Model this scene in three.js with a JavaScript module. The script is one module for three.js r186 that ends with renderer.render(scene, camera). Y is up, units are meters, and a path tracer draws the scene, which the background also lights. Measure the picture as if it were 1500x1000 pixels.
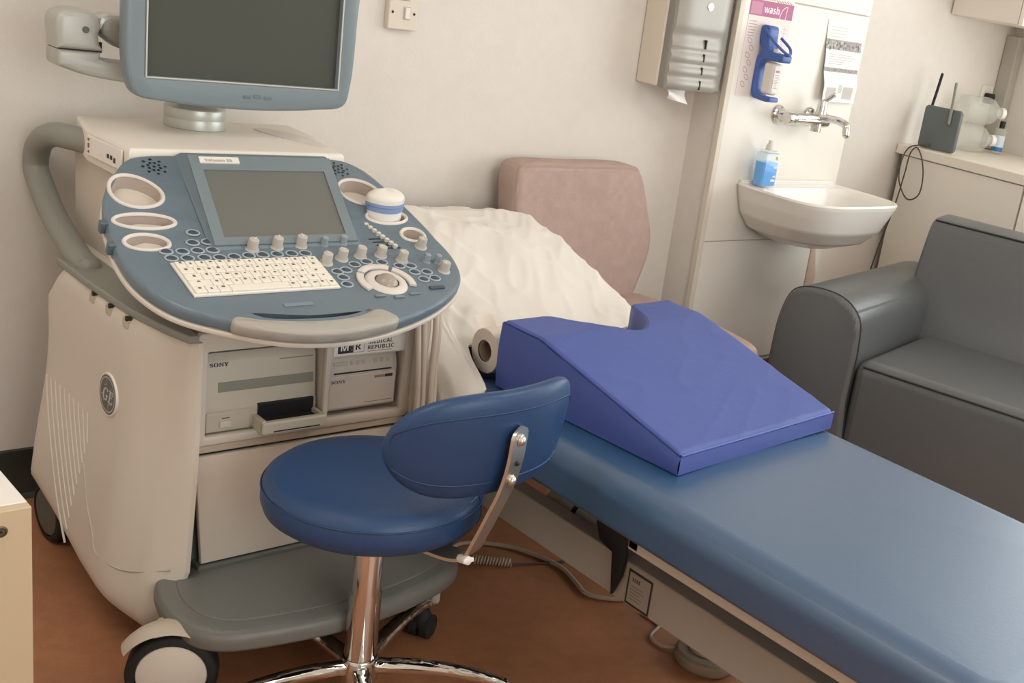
import * as THREE from 'three';
import { RoundedBoxGeometry } from 'three/addons/geometries/RoundedBoxGeometry.js';
import { mergeGeometries, toCreasedNormals, mergeVertices } from 'three/addons/utils/BufferGeometryUtils.js';
import { RectAreaLightUniformsLib } from 'three/addons/lights/RectAreaLightUniformsLib.js';
import { FontLoader } from 'three/addons/loaders/FontLoader.js';
import { TextGeometry } from 'three/addons/geometries/TextGeometry.js';

// ---------------------------------------------------------------- camera, daylight, exposure
const scene = new THREE.Scene();
const renderer = new THREE.WebGLRenderer({ antialias: true });
renderer.toneMapping = THREE.LinearToneMapping;
renderer.toneMappingExposure = 0.9;
renderer.shadowMap.enabled = true;
const camera = new THREE.PerspectiveCamera(36.052, 1.5, 0.05, 60);
camera.position.set(0, 1.38, 0);
camera.up.set(0.113266, 0.936268, -0.332525);
camera.lookAt(0.714651, 1.38 - 0.30928, -0.627391);
camera.setViewOffset(2042.88, 1109.64, 0, 0, 1500, 1000);   // the photograph is a crop: its optical axis lies right of the middle
scene.background = new THREE.Color(0.86, 0.93, 1.0);
scene.backgroundIntensity = 2.0;
RectAreaLightUniformsLib.init();
const WIN = { x: 4.85, z0: -2.1, z1: 1.3, y0: 0.35, y1: 2.42 };  // unseen window right of view, sized to light the couch, floor and sink side
const daylight = new THREE.RectAreaLight(new THREE.Color(1.0, 0.99, 0.97), 3.2, WIN.z1 - WIN.z0 - 0.1, WIN.y1 - WIN.y0 - 0.1);
daylight.position.set(WIN.x - 0.01, (WIN.y0 + WIN.y1) / 2, (WIN.z0 + WIN.z1) / 2);
daylight.lookAt(WIN.x - 2, (WIN.y0 + WIN.y1) / 2, (WIN.z0 + WIN.z1) / 2);
scene.add(daylight);
const WIN2 = { z: 1.7, x0: -0.3, x1: 1.9, y0: 0.85, y1: 2.3 };          // unseen window behind the camera, placed to light fronts and left-facing sides
const unseenDaylight2 = new THREE.RectAreaLight(new THREE.Color(1.0, 0.99, 0.97), 3.9, WIN2.x1 - WIN2.x0 - 0.1, WIN2.y1 - WIN2.y0 - 0.1);
unseenDaylight2.position.set((WIN2.x0 + WIN2.x1) / 2, (WIN2.y0 + WIN2.y1) / 2, WIN2.z - 0.01);
unseenDaylight2.lookAt((WIN2.x0 + WIN2.x1) / 2, (WIN2.y0 + WIN2.y1) / 2, 0);
scene.add(unseenDaylight2);
const UNSEEN_PANELS = [{ x: 2.3, z: -0.45, l: 4.5 }, { x: -0.2, z: -1.4, l: 4.5 }].map((q) => ({ ...q, w: 1.2, d: 0.9, y: 2.585 }));   // unseen ceiling panels, placed to light the couch side and left wall
for (const q of UNSEEN_PANELS) {
  const lamp = new THREE.RectAreaLight(new THREE.Color(1.0, 0.985, 0.965), q.l, q.w, q.d);
  lamp.position.set(q.x, q.y - 0.012, q.z); lamp.lookAt(q.x, 0, q.z); scene.add(lamp);
}

// ---------------------------------------------------------------- helpers
const V3 = (x, y, z) => new THREE.Vector3(x, y, z);
let rngSeed = 7;
const rnd = () => { rngSeed = (rngSeed * 1664525 + 1013904223) >>> 0; return rngSeed / 4294967296; };
const lerp = (a, b, t) => a + (b - a) * t;
const sst = (a, b, x) => { const t = Math.min(1, Math.max(0, (x - a) / (b - a))); return t * t * (3 - 2 * t); };
function hash(i, j) { let h = (i * 374761393 + j * 668265263) | 0; h = Math.imul(h ^ (h >>> 13), 1274126177); return ((h ^ (h >>> 16)) >>> 0) / 4294967296; }
function vnoise(x, y, wrap) {
  const xi = Math.floor(x), yi = Math.floor(y), fx = x - xi, fy = y - yi, w = (n) => (wrap ? ((n % wrap) + wrap) % wrap : n);
  const u = fx * fx * (3 - 2 * fx), v = fy * fy * (3 - 2 * fy);
  return lerp(lerp(hash(w(xi), w(yi)), hash(w(xi + 1), w(yi)), u), lerp(hash(w(xi), w(yi + 1)), hash(w(xi + 1), w(yi + 1)), u), v);
}
function piece(xs, ys, x) { if (x <= xs[0]) return ys[0]; for (let i = 1; i < xs.length; i++) if (x <= xs[i]) return lerp(ys[i - 1], ys[i], (x - xs[i - 1]) / (xs[i] - xs[i - 1])); return ys[ys.length - 1]; }
function dataTex(n, fn, srgb) {
  const d = new Uint8Array(n * n * 4);
  for (let j = 0; j < n; j++) for (let i = 0; i < n; i++) { const c = fn(i, j); for (let k = 0; k < 3; k++) d[(j * n + i) * 4 + k] = Math.max(0, Math.min(255, c[k] * 255)); d[(j * n + i) * 4 + 3] = 255; }
  const t = new THREE.DataTexture(d, n, n); t.wrapS = t.wrapT = THREE.RepeatWrapping; t.magFilter = THREE.LinearFilter; t.minFilter = THREE.LinearFilter;
  if (srgb) t.colorSpace = THREE.SRGBColorSpace; t.needsUpdate = true; return t;
}
const grainTex = (cells, oct = 3) => dataTex(256, (i, j) => { let s = 0, a = 1, t = 0; for (let o = 0; o < oct; o++) { const c = cells << o; s += a * vnoise(i / 256 * c, j / 256 * c, c); t += a; a *= 0.55; } s /= t; return [s, s, s]; });
const T = { fine: grainTex(64, 2), soft: grainTex(8, 4), leather: dataTex(256, (i, j) => { const a = vnoise(i / 4, j / 4, 64), b = vnoise(i / 7 + 40, j / 7, 37), s = 0.55 * Math.abs(a - 0.5) * 2 + 0.45 * b; return [s, s, s]; }) };
const rep = (t, r) => { const c = t.clone(); c.repeat.set(r, r); c.needsUpdate = true; return c; };
function tint(hex, amount, cells = 6) {                       // a colour with gentle blotches and specks of its own
  const c = new THREE.Color(hex).convertLinearToSRGB();
  return dataTex(256, (i, j) => { const a = vnoise(i / 256 * cells, j / 256 * cells, cells), b = vnoise(i / 256 * cells * 6, j / 256 * cells * 6, cells * 6), e = hash(i, j + 500); const k = 1 + amount * ((a - 0.5) * 0.9 + (b - 0.5) * 0.7 + (e - 0.5) * 0.5); return [c.r * k, c.g * k, c.b * k]; }, true);
}
function mat(hex, rough, o = {}) { const P = o.clearcoat || o.sheen || o.transmission ? THREE.MeshPhysicalMaterial : THREE.MeshStandardMaterial; return new P({ color: hex, roughness: rough, ...o }); }
const uvm = (g, s = 1) => {                                    // uv in metres, by the way each face points
  const p = g.attributes.position, n = g.attributes.normal, uv = new Float32Array(p.count * 2);
  for (let i = 0; i < p.count; i++) { const ax = Math.abs(n.getX(i)), ay = Math.abs(n.getY(i)), az = Math.abs(n.getZ(i)); const a = ax > ay && ax > az ? [p.getZ(i), p.getY(i)] : ay > az ? [p.getX(i), p.getZ(i)] : [p.getX(i), p.getY(i)]; uv[2 * i] = a[0] * s; uv[2 * i + 1] = a[1] * s; }
  g.setAttribute('uv', new THREE.BufferAttribute(uv, 2)); return g;
};
const clean = (g) => { const o = g.index ? g.toNonIndexed() : g; for (const k of Object.keys(o.attributes)) if (!['position', 'normal', 'uv'].includes(k)) o.deleteAttribute(k); return o; };
const merge = (...gs) => mergeGeometries(gs.flat().map(clean));
const box = (x0, x1, y0, y1, z0, z1, r = 0.004) => { const w = x1 - x0, h = y1 - y0, d = z1 - z0; const rr = Math.min(r, w * 0.49, h * 0.49, d * 0.49); const g = rr > 0 ? new RoundedBoxGeometry(w, h, d, 2, rr) : new THREE.BoxGeometry(w, h, d); g.translate((x0 + x1) / 2, (y0 + y1) / 2, (z0 + z1) / 2); return uvm(g); };
const rbox = (x0, x1, y0, y1, z0, z1, r, seg = 5) => { const g = new RoundedBoxGeometry(x1 - x0, y1 - y0, z1 - z0, seg, r); g.translate((x0 + x1) / 2, (y0 + y1) / 2, (z0 + z1) / 2); return uvm(g); };
const curve = (pts) => new THREE.CatmullRomCurve3(pts.map((p) => V3(...p)), false, 'centripetal');
const tube = (pts, r, seg = 40, rad = 8) => new THREE.TubeGeometry(curve(pts), seg, r, rad, false);
const capTube = (pts, r, seg = 40, rad = 10) => { const a = new THREE.SphereGeometry(r, rad, 6), b = a.clone(); a.translate(...pts[0]); b.translate(...pts[pts.length - 1]); return merge(tube(pts, r, seg, rad), a, b); };
const lathe = (pts, seg = 32) => new THREE.LatheGeometry(pts.map((p) => new THREE.Vector2(p[0], p[1])), seg);
const cyl = (r, h, seg = 24, r2 = r) => lathe([[0, 0], [r - 0.001, 0], [r, 0.001], [r2, h - 0.001], [r2 - 0.001, h], [0, h]], seg);
const spline2 = (pts, n, closed = true) => new THREE.CatmullRomCurve3(pts.map((p) => V3(p[0], p[1], 0)), closed, 'centripetal').getPoints(n).map((p) => new THREE.Vector2(p.x, p.y));
const shapeOf = (pts) => new THREE.Shape(pts.map((p) => (p.isVector2 ? p : new THREE.Vector2(p[0], p[1]))));
const roundRect = (x0, x1, y0, y1, r, P = THREE.Shape) => { const s = new P(); s.moveTo(x0 + r, y0); s.lineTo(x1 - r, y0); s.absarc(x1 - r, y0 + r, r, -Math.PI / 2, 0); s.lineTo(x1, y1 - r); s.absarc(x1 - r, y1 - r, r, 0, Math.PI / 2); s.lineTo(x0 + r, y1); s.absarc(x0 + r, y1 - r, r, Math.PI / 2, Math.PI); s.lineTo(x0, y0 + r); s.absarc(x0 + r, y0 + r, r, Math.PI, Math.PI * 1.5); return s; };
const ext = (shape, depth, bevel = 0, seg = 2, cs = 8) => { const g = new THREE.ExtrudeGeometry(shape, { depth: depth - 2 * bevel, bevelEnabled: bevel > 0, bevelThickness: bevel, bevelSize: bevel, bevelOffset: -bevel, bevelSegments: seg, curveSegments: cs }); g.translate(0, 0, bevel); return uvm(toCreasedNormals(g, 0.6)); };
const slabUp = (pts, y0, y1, bevel = 0.004, seg = 3) => { const g = ext(shapeOf(pts.map((p) => new THREE.Vector2(p.x ?? p[0], -(p.y ?? p[1])))), y1 - y0, bevel, seg); g.rotateX(-Math.PI / 2); g.translate(0, y0, 0); return uvm(g); };   // outline in x, z
const sideExt = (pts, x0, x1, bevel = 0.003, seg = 2) => { const g = ext(shapeOf(pts.map(([z, y]) => [-z, y])), x1 - x0, bevel, seg); g.rotateY(Math.PI / 2); g.translate(x0, 0, 0); return uvm(g); };   // profile in z, y drawn along x
function grid(nu, nv, f, closeU = false) {                    // a smooth surface from f(u, v)
  const P = [], U = [], I = [];
  for (let j = 0; j <= nv; j++) for (let i = 0; i <= nu; i++) { const q = f(i / nu, j / nv); P.push(q[0], q[1], q[2]); U.push(q[3] ?? i / nu, q[4] ?? j / nv); }
  for (let j = 0; j < nv; j++) for (let i = 0; i < nu; i++) { const a = j * (nu + 1) + i, b = a + 1, c = a + nu + 1, d = c + 1; I.push(a, b, d, a, d, c); }
  const g = new THREE.BufferGeometry(); g.setAttribute('position', new THREE.Float32BufferAttribute(P, 3)); g.setAttribute('uv', new THREE.Float32BufferAttribute(U, 2)); g.setIndex(I); g.computeVertexNormals();
  if (closeU) { const n = g.attributes.normal; for (let j = 0; j <= nv; j++) { const a = j * (nu + 1), b = a + nu; const m = V3(n.getX(a) + n.getX(b), n.getY(a) + n.getY(b), n.getZ(a) + n.getZ(b)).normalize(); n.setXYZ(a, m.x, m.y, m.z); n.setXYZ(b, m.x, m.y, m.z); } }
  return g;
}
const taken = new Map();
const numbered = (n) => { const k = taken.get(n) ?? 0; taken.set(n, k + 1); return k ? n + '_' + String(k).padStart(3, '0') : n; };
const origin = new WeakMap();
const shade = (o) => { o.castShadow = o.receiveShadow = true; return o; };
function thing(name, label, category, at = [0, 0, 0], group) {
  const o = new THREE.Group(); o.name = numbered(name); o.position.set(...at); o.userData = { label, category }; if (group) o.userData.group = group;
  scene.add(o); origin.set(o, at); return o;
}
function part(parent, name, geo, m, label) {                  // geometry in world metres; it is moved to the parent's base
  const at = origin.get(parent) ?? [0, 0, 0], g = geo.clone(); g.translate(-at[0], -at[1], -at[2]);
  const o = shade(new THREE.Mesh(g, m)); o.name = name; if (label) o.userData.label = label; parent.add(o); origin.set(o, at); return o;
}
function local(parent, name, geo, m, label) { const o = shade(new THREE.Mesh(geo, m)); o.name = name; if (label) o.userData.label = label; parent.add(o); return o; }
function single(name, label, category, geo, m, at = [0, 0, 0], group) {
  const g = geo.clone(); g.translate(-at[0], -at[1], -at[2]); const o = shade(new THREE.Mesh(g, m)); o.name = numbered(name); o.position.set(...at); o.userData = { label, category }; if (group) o.userData.group = group; scene.add(o); origin.set(o, at); return o;
}
function structure(name, geo, m) { const o = shade(new THREE.Mesh(geo, m)); o.name = name; o.userData = { kind: 'structure' }; scene.add(o); return o; }
function canvasTex(w, h, draw) { const c = document.createElement('canvas'); c.width = w; c.height = h; draw(c.getContext('2d'), w, h); const t = new THREE.CanvasTexture(c); t.colorSpace = THREE.SRGBColorSpace; t.magFilter = THREE.LinearFilter; return t; }
const font = await new FontLoader().loadAsync('fonts/droid/droid_sans_bold.typeface.json');
const fontSerif = await new FontLoader().loadAsync('fonts/droid/droid_serif_bold.typeface.json');
const text = (s, size, depth = 0.0006, f = font, wide = 1) => { const g = new TextGeometry(s, { font: f, size, depth, curveSegments: 3 }); g.scale(wide, 1, 1); return g; };

// ---------------------------------------------------------------- materials
const M = {
  wall: mat(0xffffff, 0.85, { map: rep(tint(0xe0d9d0, 0.02), 1), bumpMap: rep(T.fine, 3), bumpScale: 0.0002 }),
  ceiling: mat(0xe9e4da, 0.9),
  floor: mat(0xffffff, 0.42, { map: rep(tint(0xa6714f, 0.10, 8), 1), bumpMap: rep(T.soft, 2), bumpScale: 0.0008, roughnessMap: null }),
  skirting: mat(0x35372f, 0.5, { bumpMap: rep(T.fine, 4), bumpScale: 0.0003 }),
  panel: mat(0xeae4da, 0.35), trim: mat(0xdcd3c4, 0.4), gap: mat(0x4a443c, 0.8),
  cream: mat(0xd4cabc, 0.42, { bumpMap: rep(T.fine, 14), bumpScale: 0.00012 }),
  creamDark: mat(0xbfb2a0, 0.45), white: mat(0xe8e3da, 0.4), cupRim: mat(0xd8cfc6, 0.4), cup: mat(0xb3a59b, 0.5),
  slate: mat(0x66757f, 0.38, { bumpMap: rep(T.fine, 16), bumpScale: 0.0001 }), slateLight: mat(0x778489, 0.35), slateDark: mat(0x556269, 0.4),
  grey: mat(0x8b8b82, 0.45), grip: mat(0xa5a096, 0.42), greyDark: mat(0x5f6159, 0.5), footGrey: mat(0x71716b, 0.45, { bumpMap: rep(T.fine, 10), bumpScale: 0.0002 }),
  silver: mat(0xc2c3bc, 0.34, { metalness: 0.4 }), arm: mat(0xb4b5ae, 0.4, { metalness: 0.2 }),
  screen: mat(0x434841, 0.25), touch: mat(0x6b6c66, 0.28), black: mat(0x15161a, 0.5), dark: mat(0x2a2824, 0.6), rubber: mat(0x1d1c1a, 0.7),
  chrome: mat(0xd8d6d2, 0.09, { metalness: 1 }), steel: mat(0xd6d2ca, 0.28, { metalness: 0.9 }),
  printer: mat(0xc3bbaa, 0.45), printerStrip: mat(0x8d8c80, 0.35), printerWhite: mat(0xd2c9bd, 0.42), ink: mat(0x2a2a2c, 0.6),
  vinyl: mat(0x24426a, 0.42, { bumpMap: rep(T.leather, 5), bumpScale: 0.0002 }),
  bedVinyl: mat(0x194a70, 0.48, { clearcoat: 1, clearcoatRoughness: 0.38, ior: 1.8, bumpMap: rep(T.leather, 5), bumpScale: 0.00022 }),
  wedge: mat(0x47589a, 0.5, { bumpMap: rep(T.soft, 5), bumpScale: 0.0006 }),
  piping: mat(0x1e3a61, 0.45), stitch: mat(0x6d88a8, 0.6),
  linen: mat(0xe4ddd4, 0.9, { bumpMap: rep(T.fine, 10), bumpScale: 0.0003 }), tissue: mat(0xe0d3c4, 0.95), core: mat(0x8f7a68, 0.9),
  leather: mat(0x5f6263, 0.35, { bumpMap: rep(T.leather, 4), bumpScale: 0.00035 }), leatherSeam: mat(0x2f2f2f, 0.5),
  mauve: mat(0xffffff, 0.85, { map: rep(tint(0xb39b91, 0.05, 16), 3), bumpMap: rep(T.fine, 12), bumpScale: 0.0005 }),
  rail: mat(0xa49b8f, 0.45), railWhite: mat(0xc4bcae, 0.45), cord: mat(0xb3a08c, 0.55), cordDark: mat(0x4a453e, 0.55), probeCord: mat(0xcdbfae, 0.5),
  ceramic: mat(0xe9e4dc, 0.14), dispWhite: mat(0xdcd2c2, 0.42), dispSilver: mat(0xa6a29a, 0.38, { metalness: 0.15 }),
  bracket: mat(0x4766ad, 0.38), bottleWhite: mat(0xe6e2dc, 0.4), paper: mat(0xf2eeea, 0.8),
  router: mat(0x5f6566, 0.45), counter: mat(0xe6ddcf, 0.35), cupboard: mat(0xe6ded2, 0.45), cabinet: mat(0xc9b698, 0.45), cupboardLit: mat(0xf2ebdf, 0.4),  // the paler cupboard copy has window light put into its colour
  clear: mat(0xf4fbfa, 0.08, { transmission: 1, thickness: 0, ior: 1.45 }), jug: mat(0xf6f7f4, 0.25, { transmission: 0.8, thickness: 0, ior: 1.3 }),
  liquid: mat(0x14acff, 0.15), capWhite: mat(0xf0eee8, 0.4), blueLabel: mat(0x3b78b5, 0.5),
  tan: mat(0xcbb09a, 0.5), upright_strip: mat(0xb7b0a6, 0.5), shelf: mat(0xe6dfd3, 0.4), pedal: mat(0x8b7a69, 0.5), foam: mat(0xcfc3b4, 0.6),
};

// ---------------------------------------------------------------- room
const ZB = -2.767, XR = 4.85, XL = -1.3, ZF = 1.7, HC = 2.6;
structure('floor', box(XL - 0.15, XR + 0.15, -0.12, 0, ZB - 0.15, ZF + 0.15, 0), M.floor);
structure('ceiling', box(XL - 0.15, XR + 0.15, HC, HC + 0.12, ZB - 0.15, ZF + 0.15, 0), M.ceiling);
structure('wall_back', box(XL - 0.15, XR + 0.15, 0, HC, ZB - 0.15, ZB, 0), M.wall);
structure('wall_left', box(XL - 0.15, XL, 0, HC, ZB, ZF, 0), M.wall);
structure('wall_front', merge(box(XL - 0.15, XR + 0.15, 0, WIN2.y0, ZF, ZF + 0.15, 0), box(XL - 0.15, XR + 0.15, WIN2.y1, HC, ZF, ZF + 0.15, 0), box(XL - 0.15, WIN2.x0, WIN2.y0, WIN2.y1, ZF, ZF + 0.15, 0), box(WIN2.x1, XR + 0.15, WIN2.y0, WIN2.y1, ZF, ZF + 0.15, 0)), M.wall);
structure('wall_right', merge(box(XR, XR + 0.15, 0, WIN.y0, ZB, ZF, 0), box(XR, XR + 0.15, WIN.y1, HC, ZB, ZF, 0), box(XR, XR + 0.15, WIN.y0, WIN.y1, ZB, WIN.z0, 0), box(XR, XR + 0.15, WIN.y0, WIN.y1, WIN.z1, ZF, 0)), M.wall);
{
  const w = new THREE.Group(); w.name = 'unseen_window_1'; w.userData = { kind: 'structure' }; scene.add(w);  // unseen window in the right wall, out of view
  const x0 = XR + 0.06, x1 = XR + 0.11, zm = (WIN.z0 + WIN.z1) / 2;
  part(w, 'window_frame', merge(box(x0, x1, WIN.y0, WIN.y0 + 0.05, WIN.z0, WIN.z1), box(x0, x1, WIN.y1 - 0.05, WIN.y1, WIN.z0, WIN.z1), box(x0, x1, WIN.y0, WIN.y1, WIN.z0, WIN.z0 + 0.05), box(x0, x1, WIN.y0, WIN.y1, WIN.z1 - 0.05, WIN.z1), box(x0, x1, WIN.y0, WIN.y1, zm - 0.025, zm + 0.025)), M.white);
  for (const [a, b] of [[WIN.z0 + 0.05, zm - 0.025], [zm + 0.025, WIN.z1 - 0.05]]) part(w, 'pane', box(x0 + 0.02, x0 + 0.024, WIN.y0 + 0.05, WIN.y1 - 0.05, a, b, 0), M.clear);
  part(w, 'window_sill', box(XR - 0.02, XR + 0.06, WIN.y0 - 0.03, WIN.y0, WIN.z0 - 0.03, WIN.z1 + 0.03, 0.004), M.white);
}
{
  const w = new THREE.Group(); w.name = 'unseen_window_2'; w.userData = { kind: 'structure' }; scene.add(w);  // unseen window in the front wall, out of view
  const z0 = ZF + 0.06, z1 = ZF + 0.11, xm = (WIN2.x0 + WIN2.x1) / 2, { x0, x1, y0, y1 } = WIN2;
  part(w, 'window_frame', merge(box(x0, x1, y0, y0 + 0.05, z0, z1), box(x0, x1, y1 - 0.05, y1, z0, z1), box(x0, x0 + 0.05, y0, y1, z0, z1), box(x1 - 0.05, x1, y0, y1, z0, z1), box(xm - 0.025, xm + 0.025, y0, y1, z0, z1)), M.white);
  for (const [a, b] of [[x0 + 0.05, xm - 0.025], [xm + 0.025, x1 - 0.05]]) part(w, 'pane', box(a, b, y0 + 0.05, y1 - 0.05, z0 + 0.02, z0 + 0.024, 0), M.clear);
  part(w, 'window_sill', box(x0 - 0.03, x1 + 0.03, y0 - 0.03, y0, ZF - 0.02, ZF + 0.06, 0.004), M.white);
}
for (const q of UNSEEN_PANELS) {
  const c = thing('unseen_ceiling_panel', q.x > 1 ? 'unseen white light panel in the ceiling above the couch' : 'unseen white light panel in the ceiling above the left of the room', 'light', [q.x, q.y - 0.01, q.z]);
  const f = 0.03, x0 = q.x - q.w / 2, x1 = q.x + q.w / 2, z0 = q.z - q.d / 2, z1 = q.z + q.d / 2;
  part(c, 'frame', merge(box(x0 - f, x0, 2.58, 2.6, z0 - f, z1 + f), box(x1, x1 + f, 2.58, 2.6, z0 - f, z1 + f), box(x0, x1, 2.58, 2.6, z0 - f, z0), box(x0, x1, 2.58, 2.6, z1, z1 + f)), M.white);
  part(c, 'diffuser', box(x0, x1, 2.585, 2.595, z0, z1, 0), mat(0xf4f1ea, 0.6, { emissive: 0xfff6ea, emissiveIntensity: 1.0 }));
}
// boxed-out wet wall for the sink
structure('wall_boxing', box(2.885, 3.575, 0, HC, ZB, -2.632, 0), M.wall);
{
  const p = structure('trim_1', box(2.9, 3.572, 1.4095, HC - 0.002, -2.632, -2.624, 0.001), M.panel);
  const q = structure('trim_2', box(2.9, 3.572, 0.5975, 1.4045, -2.632, -2.624, 0.001), M.panel);
  structure('trim_3', box(2.9, 3.50, 0.14, 0.5935, -2.632, -2.624, 0.001), M.panel);
  structure('trim_4', box(2.878, 2.8995, 0, HC - 0.002, -2.645, -2.6225, 0.002), M.trim);
  const f = ext(shapeOf([[3.502, 0.14], [3.53, 0.14], [3.545, 0.45], [3.512, 0.5935], [3.502, 0.5935]]), 0.01, 0.001); f.rotateY(-0.35); f.translate(3.502 - 3.502 * Math.cos(0.35), 0, -2.6315 - 3.502 * Math.sin(0.35)); structure('trim_5', f, M.tan);
}
{ // coved vinyl skirting along the back wall
  const prof = [[ZB + 0.001, 0.001], [ZB + 0.02, 0.001], [ZB + 0.009, 0.012], [ZB + 0.006, 0.03], [ZB + 0.005, 0.12], [ZB + 0.001, 0.124]];
  structure('baseboard_back', merge(sideExt(prof, XL, 2.88, 0), sideExt(prof, 3.58, 4.1, 0)), M.skirting);
  structure('baseboard_boxing', sideExt(prof.map(([z, y]) => [z + 0.136, y]), 2.885, 3.575, 0), M.skirting);
}

// ---------------------------------------------------------------- ultrasound machine
const US = thing('ultrasound_machine', 'large cream and slate-blue ultrasound machine on casters with monitor and keyboard console', 'ultrasound machine', [1.1, 0, -2.25]);
{
  // body: rear block, hood, bay shelf and walls
  const body = part(US, 'body', merge(
    box(0.885, 1.318, 0.2, 0.66, -2.62, -2.3, 0.01), box(0.885, 1.318, 0.655, 0.672, -2.62, -1.955, 0.004),
    box(0.885, 1.318, 0.434, 0.462, -2.31, -1.955, 0.003), box(0.885, 0.8915, 0.45, 0.66, -2.31, -1.955, 0.001), box(1.3065, 1.318, 0.45, 0.66, -2.31, -1.955, 0.001), box(1.127, 1.136, 0.455, 0.66, -2.31, -1.957, 0.001),
    sideExt([[-2.62, 0.66], [-1.985, 0.668], [-1.96, 0.682], [-2.1, 0.73], [-2.3, 0.8], [-2.36, 0.86], [-2.62, 0.86]], 0.9, 1.31, 0.006)), M.cream);
  const bay = roundRect(0.872, 1.322, 0.449, 0.668, 0.012); bay.holes.push(roundRect(0.892, 1.126, 0.466, 0.632, 0.004, THREE.Path), roundRect(1.137, 1.302, 0.468, 0.594, 0.004, THREE.Path));
  const bg = ext(bay, 0.014, 0.003); bg.translate(0, 0, -1.957); part(US, 'bay_frame', bg, M.cream);
  part(US, 'bay_rail', box(0.877, 1.316, 0.432, 0.4475, -1.962, -1.948, 0.003), M.creamDark);
  const door = ext(shapeOf([[0.897, 0.2], [1.305, 0.2], [1.316, 0.425], [0.879, 0.425], [0.885, 0.34]]), 0.014, 0.003); door.translate(0, 0, -1.963); part(US, 'front_door', door, M.cream);
  part(US, 'chassis', merge(box(0.885, 1.318, 0.155, 0.432, -2.3, -1.98, 0.004), box(0.89, 1.31, 0.168, 0.197, -1.985, -1.945, 0.006)), M.greyDark);
  part(US, 'undercarriage', box(0.9, 1.3, 0.09, 0.16, -2.6, -1.86, 0.01), M.dark);
  // side panels, bulging towards the foot
  const yTop = (z) => piece([-2.53, -2.46, -2.42, -1.93], [0.57, 0.64, 0.661, 0.656], z);
  const yBot = (z) => piece([-2.53, -2.5, -2.34, -2.2, -1.985, -1.955, -1.93], [0.36, 0.17, 0.142, 0.106, 0.07, 0.095, 0.2], z);
  const xOut = (z, y) => 0.857 - 0.05 * sst(0.5, 0.06, y) * sst(-1.9, -1.99, z) - 0.046 * sst(-1.92, -2.12, z);
  const panelGeo = () => {
    const N = 60, K = 40, at = (u, v) => { const z = lerp(-2.53, -1.93, u); return [z, lerp(yBot(z), yTop(z), v)]; };
    const outer = grid(N, K, (u, v) => { const [z, y] = at(1 - u, v); const e = Math.min(v, 1 - v, u, 1 - u) * 12; const round = 0.012 * (1 - Math.sqrt(Math.max(0, 1 - Math.pow(1 - Math.min(1, e), 2)))); return [xOut(z, y) + round, y, z, z, y]; });
    const inner = grid(N, K, (u, v) => { const [z, y] = at(u, v); return [xOut(z, y) + 0.02, y, z, z, y]; });
    const rim = [];
    const edge = (f) => rim.push(grid(60, 1, (u, v) => { const [z, y] = f(u); const x = xOut(z, y); return [v < 0.5 ? x + 0.012 : x + 0.02, y, z, z, y]; }));
    edge((u) => at(u, 1)); edge((u) => at(1 - u, 0)); edge((u) => at(0, u)); edge((u) => at(1, 1 - u));
    return merge(outer, inner, ...rim);
  };
  const left = part(US, 'side_panel', panelGeo(), M.cream);
  const rg = panelGeo(); rg.scale(-1, 1, 1); rg.translate(2.196, 0, 0); { const p = rg.attributes.position.array, n = rg.attributes.normal.array; for (let i = 0; i < p.length; i += 9) for (let k = 0; k < 3; k++) { [p[i + 3 + k], p[i + 6 + k]] = [p[i + 6 + k], p[i + 3 + k]]; [n[i + 3 + k], n[i + 6 + k]] = [n[i + 6 + k], n[i + 3 + k]]; } }
  part(US, 'side_panel', rg, M.cream);
  for (let i = 0; i < 10; i++) {
    const t = i / 9, s = [lerp(-2.5, -2.27, t), 0.405 + 0.004 * Math.sin(t * 3)], e = [lerp(-2.275, -2.25, t), lerp(0.125, 0.35, Math.pow(t, 0.9))], q = [];
    for (let k = 0; k <= 14; k++) { const w = k / 14, z = lerp(s[0], e[0], Math.pow(w, 1.25)), y = lerp(s[1], e[1], w); q.push([xOut(z, y) + 0.0005, y, z]); }
    part(left, 'vent_rib', tube(q, 0.0024, 24, 6), M.cream);
  }
  { // seam of the lower skirt
    const q = []; for (const [z, y] of [[-2.25, 0.31], [-2.2, 0.245], [-2.15, 0.2], [-2.13, 0.175], [-2.05, 0.172], [-2.0, 0.185], [-1.945, 0.205]]) q.push([xOut(z, y) - 0.0008, y, z]);
    part(left, 'seam', tube(q, 0.0016, 60, 6), M.creamDark);
  }
  // round emblem
  const badgeTex = canvasTex(256, 256, (c) => {
    c.fillStyle = '#5c5f58'; c.fillRect(0, 0, 256, 256); c.strokeStyle = '#b9b8ac'; c.lineWidth = 9; c.beginPath(); c.arc(128, 128, 112, 0, 7); c.stroke(); c.lineWidth = 5;
    for (let k = 0; k < 4; k++) { c.save(); c.translate(128, 128); c.rotate(k * Math.PI / 2 + 0.3); c.beginPath(); c.arc(62, -62, 26, 0.4, 3.6); c.stroke(); c.restore(); }
    c.fillStyle = '#c6c5ba'; c.font = 'italic bold 118px serif'; c.textAlign = 'center'; c.textBaseline = 'middle'; c.fillText('GE', 126, 132);
  });
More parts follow.
